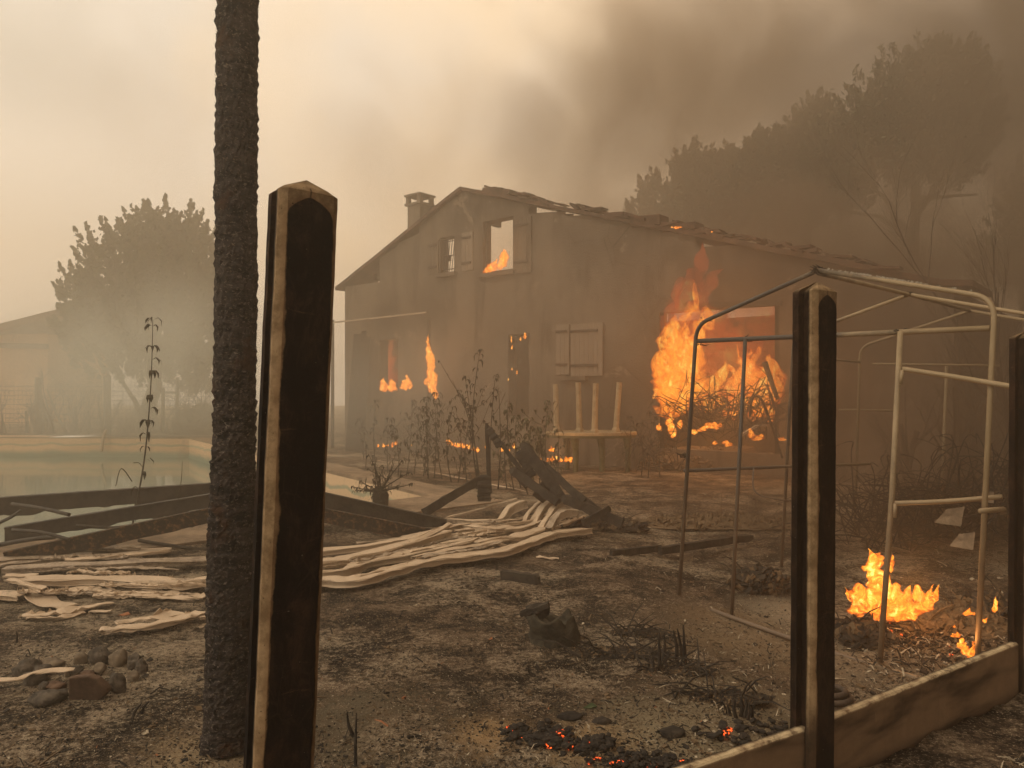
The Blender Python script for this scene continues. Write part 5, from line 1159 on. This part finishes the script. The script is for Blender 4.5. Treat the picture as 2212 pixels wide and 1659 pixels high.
for i in range(13): u = rr.uniform(1575, 1672); T.append((u, rr.uniform(850, 910), 15.3 + rr.uniform(-.3, .6), rr.uniform(60, 150), rr.uniform(40, 75), rr.uniform(-20, 25)))
fire('house_blaze', 'orange flames filling the right side of the big opening', T, 'flame_orange', (30, .5, (0, -.9, .4)), 4, GF)
fire('glowing_flames', 'dull red flames high inside the big opening', [(1500, 800, 16.2, 150, 160, 40), (1570, 800, 16.6, 170, 190, -30), (1640, 800, 16.2, 170, 150, 0), (1530, 860, 16.5, 120, 220, 0), (1600, 860, 16.4, 190, 160, 0), (1470, 740, 15.2, 210, 90, 75), (1500, 740, 15.3, 200, 70, 50), (1450, 720, 15.2, 120, 60, 30)], 'flame_red', (70, .5, (.6, 1.0, -.4)), 5, GF)
fire('rubble_flames', 'small flames licking at the left foot of the big opening', [(1447, 935, 14.0, 60, 16, 2), (1455, 945, 13.9, 40, 18, -5), (1425, 930, 14.1, 16, 16, 0), (1468, 925, 13.8, 22, 14, 0)], 'flame', None, 6, GF)
fire('rubble_flames', 'row of small flames along the rubble before the big opening', [(1500, 938, 13.1, 14, 20, 0), (1515, 932, 13.1, 12, 22, 4), (1535, 926, 13.2, 14, 26, 8), (1550, 922, 13.2, 12, 20, 6), (1585, 905, 13.6, 26, 14, 0), (1620, 945, 12.9, 18, 20, 0), (1640, 950, 12.9, 16, 26, 3), (1690, 953, 13.0, 10, 18, 0), (1545, 960, 12.6, 8, 12, 0), (1570, 962, 12.6, 9, 24, 0), (1556, 880, 13.9, 26, 16, 0), (1640, 900, 13.9, 30, 30, 0), (1630, 880, 14, 30, 24, 0)], 'flame', (6, .3, (.5, -.5, .4)), 7, GF)
fire('window_fire', 'flames flickering on the sill of the upper window', [(1052, 588, 19.5, 18, 22, 6), (1066, 586, 19.5, 30, 24, 12), (1080, 582, 19.5, 44, 22, 10), (1090, 572, 19.5, 40, 20, 6), (1086, 560, 19.5, 24, 14, 4)], 'flame', (4, .2, (.3, -.2, .5)), 8, GF)
fire('wall_fire', 'narrow column of flame climbing the house wall left of centre', [(930, 845, 20.2, 70, 22, 0), (938, 850, 20.1, 90, 20, -10), (928, 820, 20.2, 70, 20, 3), (927, 790, 20.2, 60, 14, -4), (935, 800, 20.2, 50, 18, -4), (925, 770, 20.2, 55, 9, -2), (942, 862, 20.1, 34, 12, 0)], 'flame', (15, .3, (0, -.7, .9)), 9, GF)
fire('door_fire', 'low flames at the foot of the glowing left doorway', [(830, 846, 21.2, 34, 22, 0), (843, 845, 21.2, 28, 20, 3), (852, 843, 21, 18, 16, 0), (868, 840, 20.6, 18, 14, 2), (878, 842, 20.5, 36, 16, 3), (885, 840, 20.5, 28, 14, -3), (872, 842, 20.5, 24, 18, 0)], 'flame', (4, .3, (.3, -.5, .5)), 10, GF)
fire('doorway_glow', 'dull red fire deep inside the left doorway', [(838, 846, 23.2, 120, 44, 0), (845, 840, 23.4, 110, 40, 0), (830, 840, 23.4, 100, 36, 0)], 'flame_red', (22, .3, (0, -.3, 1)), 11, GF)
fire('shutter_flames', 'tiny flames dotted around the dark middle doorway', [(1105, 740, 18.8, 16, 4, 0), (1106, 755, 18.8, 12, 4, 1), (1134, 732, 18.6, 16, 8, 0), (1125, 736, 18.6, 10, 5, 0), (1106, 800, 18.8, 8, 3, 0), (1117, 808, 18.7, 9, 4, 0), (1098, 822, 18.9, 6, 3, 0)], 'flame', None, 12, GF)
fire('roof_flames', 'small glimmer of fire under the broken roof edge', [(1462, 494, 16.1, 5, 12, 2), (1452, 492, 16.2, 4, 5, 0), (1470, 492, 16.1, 4, 7, 0), (1538, 502, 15.8, 3, 5, 0)], 'flame', None, 13, GF)
GG = 'grass fires before the house'
fire('grass_fire', 'bright low flame line burning below the tables', [(1185 + k * 9.5, 998, 15.6, 11 + (k % 3) * 2, 12, 0) for k in range(6)] + [(1163, 996, 15.4, 14, 14, 0), (1188, 975, 15.6, 10, 10, 2), (1196, 976, 15.6, 8, 8, 0)], 'flame', (7, .2, (.2, -.4, .3)), 14, GG)
fire('grass_fire', 'scattered grass flames behind the burned weeds', [(965 + k * 5.5 + rr.uniform(-2, 2), 958 + k * 1.6 + rr.uniform(-3, 3), 16.8, rr.uniform(8, 16), rr.uniform(6, 10), 0) for k in range(13)] + [(1052, 972, 16.4, 12, 10, -3), (1085, 975, 16.4, 10, 12, 3), (1098, 980, 16, 12, 8, 0), (1110, 968, 16, 12, 8, 0), (1130, 985, 15, 22, 12, 0)], 'flame', (3, .2, (.3, -.4, .3)), 15, GG)
fire('grass_fire', 'two small grass flames right of the tall concrete post', [(817, 966, 17.5, 8, 6, 0), (830, 966, 17.5, 10, 9, -2), (848, 966, 17.5, 12, 7, 3), (855, 962, 17.5, 14, 8, 0), (838, 964, 17.5, 6, 5, 0), (890, 963, 17.5, 5, 5, 0)], 'flame', None, 16, GG)
T = [(1895, 1335, 5.75, 95, 55, -5), (1880, 1320, 5.75, 60, 60, -20), (1900, 1290, 5.75, 108, 42, -12), (1888, 1260, 5.75, 60, 40, -12), (1862, 1300, 5.75, 40, 60, -22), (1850, 1330, 5.7, 40, 40, -12), (1925, 1338, 5.65, 85, 60, -6), (1950, 1340, 5.65, 85, 55, 5), (1970, 1338, 5.6, 82, 50, 18), (1990, 1325, 5.6, 66, 40, 28), (1940, 1335, 5.6, 90, 55, 0), (1915, 1330, 5.7, 80, 55, 0), (2000, 1300, 5.6, 40, 18, 18), (1898, 1230, 5.75, 48, 24, 4), (1925, 1235, 5.75, 45, 14, 4)]
fire('garden_fire', 'bright yellow flames leaping from the litter inside the greenhouse', T, 'flame', (9, .12, (.2, -.1, .25)), 17, 'small fires inside the greenhouse', layers=1)
fire('garden_fire', 'small flame at the foot of the right greenhouse pole', [(2095, 1420, 4.75, 36, 24, -8), (2105, 1420, 4.75, 42, 16, 0), (2085, 1405, 4.8, 26, 20, -14), (2100, 1422, 4.75, 24, 22, 0)], 'flame', (.7, .05, (0, 0, .1)), 18, 'small fires inside the greenhouse')
fire('garden_fire', 'tiny flames beside the right greenhouse pole half way back', [(2088, 1330, 5.3, 12, 22, 4), (2098, 1328, 5.3, 9, 18, 6), (2064, 1375, 5.1, 9, 20, 4), (2062, 1356, 5.1, 7, 9, 0), (2152, 1320, 5.3, 36, 10, -2), (2148, 1322, 5.3, 20, 12, 0), (2128, 1345, 5.2, 10, 12, 6)], 'flame', None, 19, 'small fires inside the greenhouse')
# embers
def embers(L, lab, n, sx, sd, size=.012):
    rr = random.Random(sd); c0 = G(*L[0]); mb = MB()
    for (u, v) in L:
        p = G(u, v)
        for i in range(n):
            q = p + Vector((rr.gauss(0, sx), rr.gauss(0, sx), 0)); q.z = g(q.x, q.y) + rr.uniform(0, .03); s = size * rr.uniform(.5, 1.6)
            mb.blob(q - c0, (s * 1.5, s * 1.1, s * .7), .5, 1.5, 1, rr.random() * 60, 1 if rr.random() < .05 else 0, rot=rr.random() * 3)
    o = mb.build('ember_bed', [M['chip'], M['ember']]); o.location = c0; tag(o, lab, 'embers', kind='stuff')
embers([(1330, 1650), (1370, 1655), (1410, 1658), (1440, 1656)], 'bed of glowing red coals at the lower edge', 55, .05, 1, .010)
embers([(1110, 1590), (1150, 1600), (1180, 1592), (1190, 1608), (1240, 1612), (1280, 1618), (1205, 1588), (1310, 1612)], 'arc of black coals with few red spots on sandy soil', 26, .035, 2, .015)
embers([(1940, 1365), (1990, 1390), (2040, 1400), (2070, 1430), (1985, 1350), (1880, 1385), (2120, 1400)], 'red embers spread in the litter under the greenhouse flames', 40, .09, 3, .01)
embers([(2020, 1625), (2080, 1600), (2170, 1560), (2190, 1585), (2100, 1640), (1960, 1640), (2010, 1560)], 'scattered glowing embers on the dark ground outside the fence', 22, .06, 4, .008)
embers([(1560, 1590), (1600, 1610), (1620, 1580), (1660, 1570), (1640, 1630), (1690, 1600)], 'black coals lying on white ash beside the second post', 12, .05, 5, .014)
# burned log pieces against the board
for i, (u, v, w, h, lab) in enumerate([(2027, 1558, 10, 9, 'round dark knob against the scorched gravel board'), (1990, 1600, 12, 10, 'curled burned bark at the foot of the gravel board'), (1975, 1632, 15, 16, 'pale brown broken rock at the foot of the gravel board'), (1945, 1620, 12, 9, 'dark rock beside the pale brown one')]):
    p = G(u, v + h); s = p.y / F; mb = MB(); mb.blob((0, 0, 0), (w * s, w * s, h * s), .35, 1.4, 3, i + 3); o = mb.build('rock', M['char' if i in (0, 3) else 'stone_tan']); o.location = p + Vector((0, 0, h * s * .5)); tag(o, lab, 'rock')

# ------------------------------------------------------------------ litter that nobody could count
def litter():
    rr = random.Random(77); mats_ = ['chip', 'brownchip', 'ash', 'terracotta']
    mb = MB()
    def put(u, v, smin, smax, mi, kind):
        p = G(u, v)
        if poly_sd(p.x, p.y) < .5 and p.y > 5: return
        if abs(fence_s(p.x, p.y)) < .05: return
        s = rr.uniform(smin, smax); a = rr.uniform(0, pi); d = Vector((cos(a), sin(a), rr.gauss(0, .25))).normalized(); o_ = Vector((-d.y, d.x, rr.gauss(0, .25))).normalized()
        if kind == 0: mb.box(p + Vector((0, 0, s * .3)), d * s, o_ * s * rr.uniform(.4, .9), d.cross(o_) * s * rr.uniform(.1, .45), mi)
        elif kind == 1:
            L = s * rr.uniform(3, 7); z = Vector((0, 0, s * .5)); mb.tube([p + z, p + z + d * L * .5 + Vector((0, 0, rr.uniform(0, s * 2))), p + z + d * L + Vector((0, 0, s * .3))], [s * .35, s * .3, s * .12], 3, mi)
        else: mb.add([p + Vector((0, 0, .004)), p + d * s + Vector((0, 0, s * .4)), p + d * s * .8 + o_ * s + Vector((0, 0, s * .2)), p + o_ * s * .7 + Vector((0, 0, .003))], [(0, 1, 2, 3)], mi)
    for i in range(42000):
        f = rr.random() ** .8; v = 1120 + (1690 - 1120) * f; u = rr.uniform(-60, 2270)
        cl = noise.noise(Vector((u * .006, v * .012, 3)))
        if cl < -.1 and rr.random() < .55: continue
        r_ = rr.random(); mi = 0 if r_ < .46 else (1 if r_ < .84 else (2 if r_ < .996 else 3)); kd = 0 if rr.random() < .45 else (1 if rr.random() < .5 else 2)
        big = .016 if rr.random() < .05 else .007
        put(u, v, .002, big * (.6 if mi == 2 else 1), mi, kd)
    for (cu, cv, su, sv, n, big) in [(1980, 1400, 90, 40, 1700, .022), (1640, 1380, 120, 60, 900, .014), (1250, 1600, 120, 25, 600, .012), (1600, 1560, 90, 50, 800, .012), (1500, 1470, 100, 40, 500, .012), (1640, 1180, 200, 60, 1400, .016), (1350, 1400, 120, 30, 600, .012), (2060, 1610, 110, 50, 3200, .014), (2080, 1180, 110, 80, 900, .02), (1450, 1060, 200, 40, 900, .02), (480, 1620, 90, 20, 200, .01), (200, 1470, 160, 60, 500, .01)]:
        for i in range(n):
            u, v = rr.gauss(cu, su), rr.gauss(cv, sv); b_ = big if rr.random() < .2 else big * .55
            if v < 1000: continue
            r_ = rr.random(); put(u, v, .003, b_, 0 if r_ < .4 else (1 if r_ < .75 else 2), rr.choice((0, 1, 1, 2)))
    o = mb.build('ground_litter', [M[k] for k in mats_]); tag(o, 'burned chips, twigs and ash flakes strewn over the soil', kind='stuff')
litter()
# a few pieces one can tell apart
for (u, v, s, m, nm, lab, cat) in [(268, 1330, .045, 'terracotta', 'tile_shard', 'orange tile shard on soil between the plastic shreds', 'tile shard'), (85, 1518, .022, 'terracotta', 'tile_shard', 'small orange shard under the front stone', 'tile shard'), (312, 1588, .022, 'ash', 'paper_scrap', 'pale yellow scrap on soil left of the palm', 'scrap'), (248, 1688 - 8, .012, 'terracotta', 'tile_shard', 'tiny orange shard at the lower edge left of the palm', 'tile shard'), (1275, 1530, .035, 'leaf', 'pale_leaf', 'flat greyish green leaf lying on bare soil', 'leaf'), (1060, 1383, .014, 'terracotta', 'tile_shard', 'small orange chip left of the stump', 'tile shard'), (1140, 1484 + 15, .02, 'brownchip', 'wood_chip', 'brown chip on the soil below the stump', 'chip')]:
    p = G(u, v); mb = MB(); mb.add([(-s, 0, .004), (0, -s * .35, .006), (s, 0, .012), (s * .3, s * .7, .02)], [(0, 1, 2, 3)]); o = mb.build(nm, M[m]); o.location = p; q = o.modifiers.new('thickness', 'SOLIDIFY'); q.thickness = .006; tag(o, lab, cat)
# ------------------------------------------------------------------ smoke and haze
def plume(name, c0, r, dens, col, scale, thr, seed, anis=.2):
    """soft edged rolling smoke in an ellipsoid"""
    mb = MB(); mb.blob((0, 0, 0), r, .12, 1.2, 3, seed); o = mb.build(name, M['soot']); o.location = c0
    t = NT(name); p = t.coord('Object')
    m = t.new('ShaderNodeMapping'); m.inputs['Scale'].default_value = (1 / r[0], 1 / r[1], 1 / r[2]); t.lk(p, m.inputs[0])
    ln = t.new('ShaderNodeVectorMath', operation='LENGTH'); t.lk(m.outputs[0], ln.inputs[0]); edge = t.step(ln.outputs['Value'], 1.0, .25)
    n = t.noise(scale, 5, .6, .5, vec=p, sc=(1, 1, .8)); d = t.math('MULTIPLY', t.step(n, thr, thr + .25), edge); d = t.math('MULTIPLY', d, dens)
    v = t.new('ShaderNodeVolumePrincipled'); v.inputs['Color'].default_value = (*col, 1); v.inputs['Anisotropy'].default_value = anis; t.lk(d, v.inputs['Density']); t.lk(v.outputs[0], t.out.inputs['Volume'])
    o.data.materials.clear(); o.data.materials.append(t.mat); tag(o, kind='stuff'); return o
def pl(u, v, d, r, dens, col, sc, thr, seed, anis=.2): q = U(u, v, d); plume('smoke', tuple(q), r, dens, col, sc, thr, seed, anis)
DK = (.22, .165, .12)
pl(1950, 500, 24.5, (7.5, 3, 3.9), 1.3, DK, .28, .40, 3)
pl(1560, 520, 24.5, (5.5, 2.5, 2.6), 1.0, DK, .30, .40, 11)
pl(1290, 260, 27, (5.6, 3, 5), .42, (.34, .255, .185), .24, .36, 4)
pl(1480, 200, 28, (6, 3, 4), .42, (.34, .255, .185), .26, .36, 31)
pl(1620, 110, 30, (9, 3, 4), .6, (.30, .225, .16), .2, .42, 9)
pl(2200, 120, 27, (5, 3, 6), .8, DK, .2, .36, 12)
pl(1930, 540, 17.0, (5, 2.2, 2.3), .9, DK, .35, .40, 21)
pl(1080, 690, 15.5, (5.0, 1.6, 2.6), .20, (.46, .39, .32), .4, .28, 22)
pl(1560, 640, 12.8, (2.6, .8, 1.4), .16, (.45, .36, .28), .5, .34, 23)
pl(100, 60, 29, (9, 3, 5), .16, (.80, .86, .90), .2, .34, 24)
pl(930, 300, 27, (6, 3, 4.5), .16, (.5, .39, .28), .28, .38, 41)
pl(420, 180, 30, (9, 3, 5), .10, (.62, .5, .37), .22, .42, 42)
pl(1230, 520, 19.5, (3.6, 1.2, 1.5), .30, (.5, .42, .33), .45, .34, 8)
pl(1640, 560, 14.2, (3.4, .9, 1.3), .40, DK, .5, .36, 13)
pl(330, 800, 27, (8, 3.5, 4.2), .26, (.84, .89, .86), .25, .30, 6)
pl(860, 860, 15.5, (4.2, 2.6, 1.9), .11, (.82, .86, .84), .35, .30, 14)
pl(2000, 900, 9.2, (3.8, 2.6, 2.8), .36, DK, .5, .25, 5)
def haze():
    mb = MB(); mb.box((0, 42, 8.6), (62, 0, 0), (0, 56, 0), (0, 0, 11.4))
    t = NT('haze'); v = t.new('ShaderNodeVolumePrincipled')
    v.inputs['Color'].default_value = HAZE_C; v.inputs['Density'].default_value = HAZE_D; v.inputs['Anisotropy'].default_value = .68
    t.lk(v.outputs[0], t.out.inputs['Volume'])
    tag(mb.build('haze', t.mat), kind='stuff')
HAZE_C = (.943, .838, .69, 1)
haze()
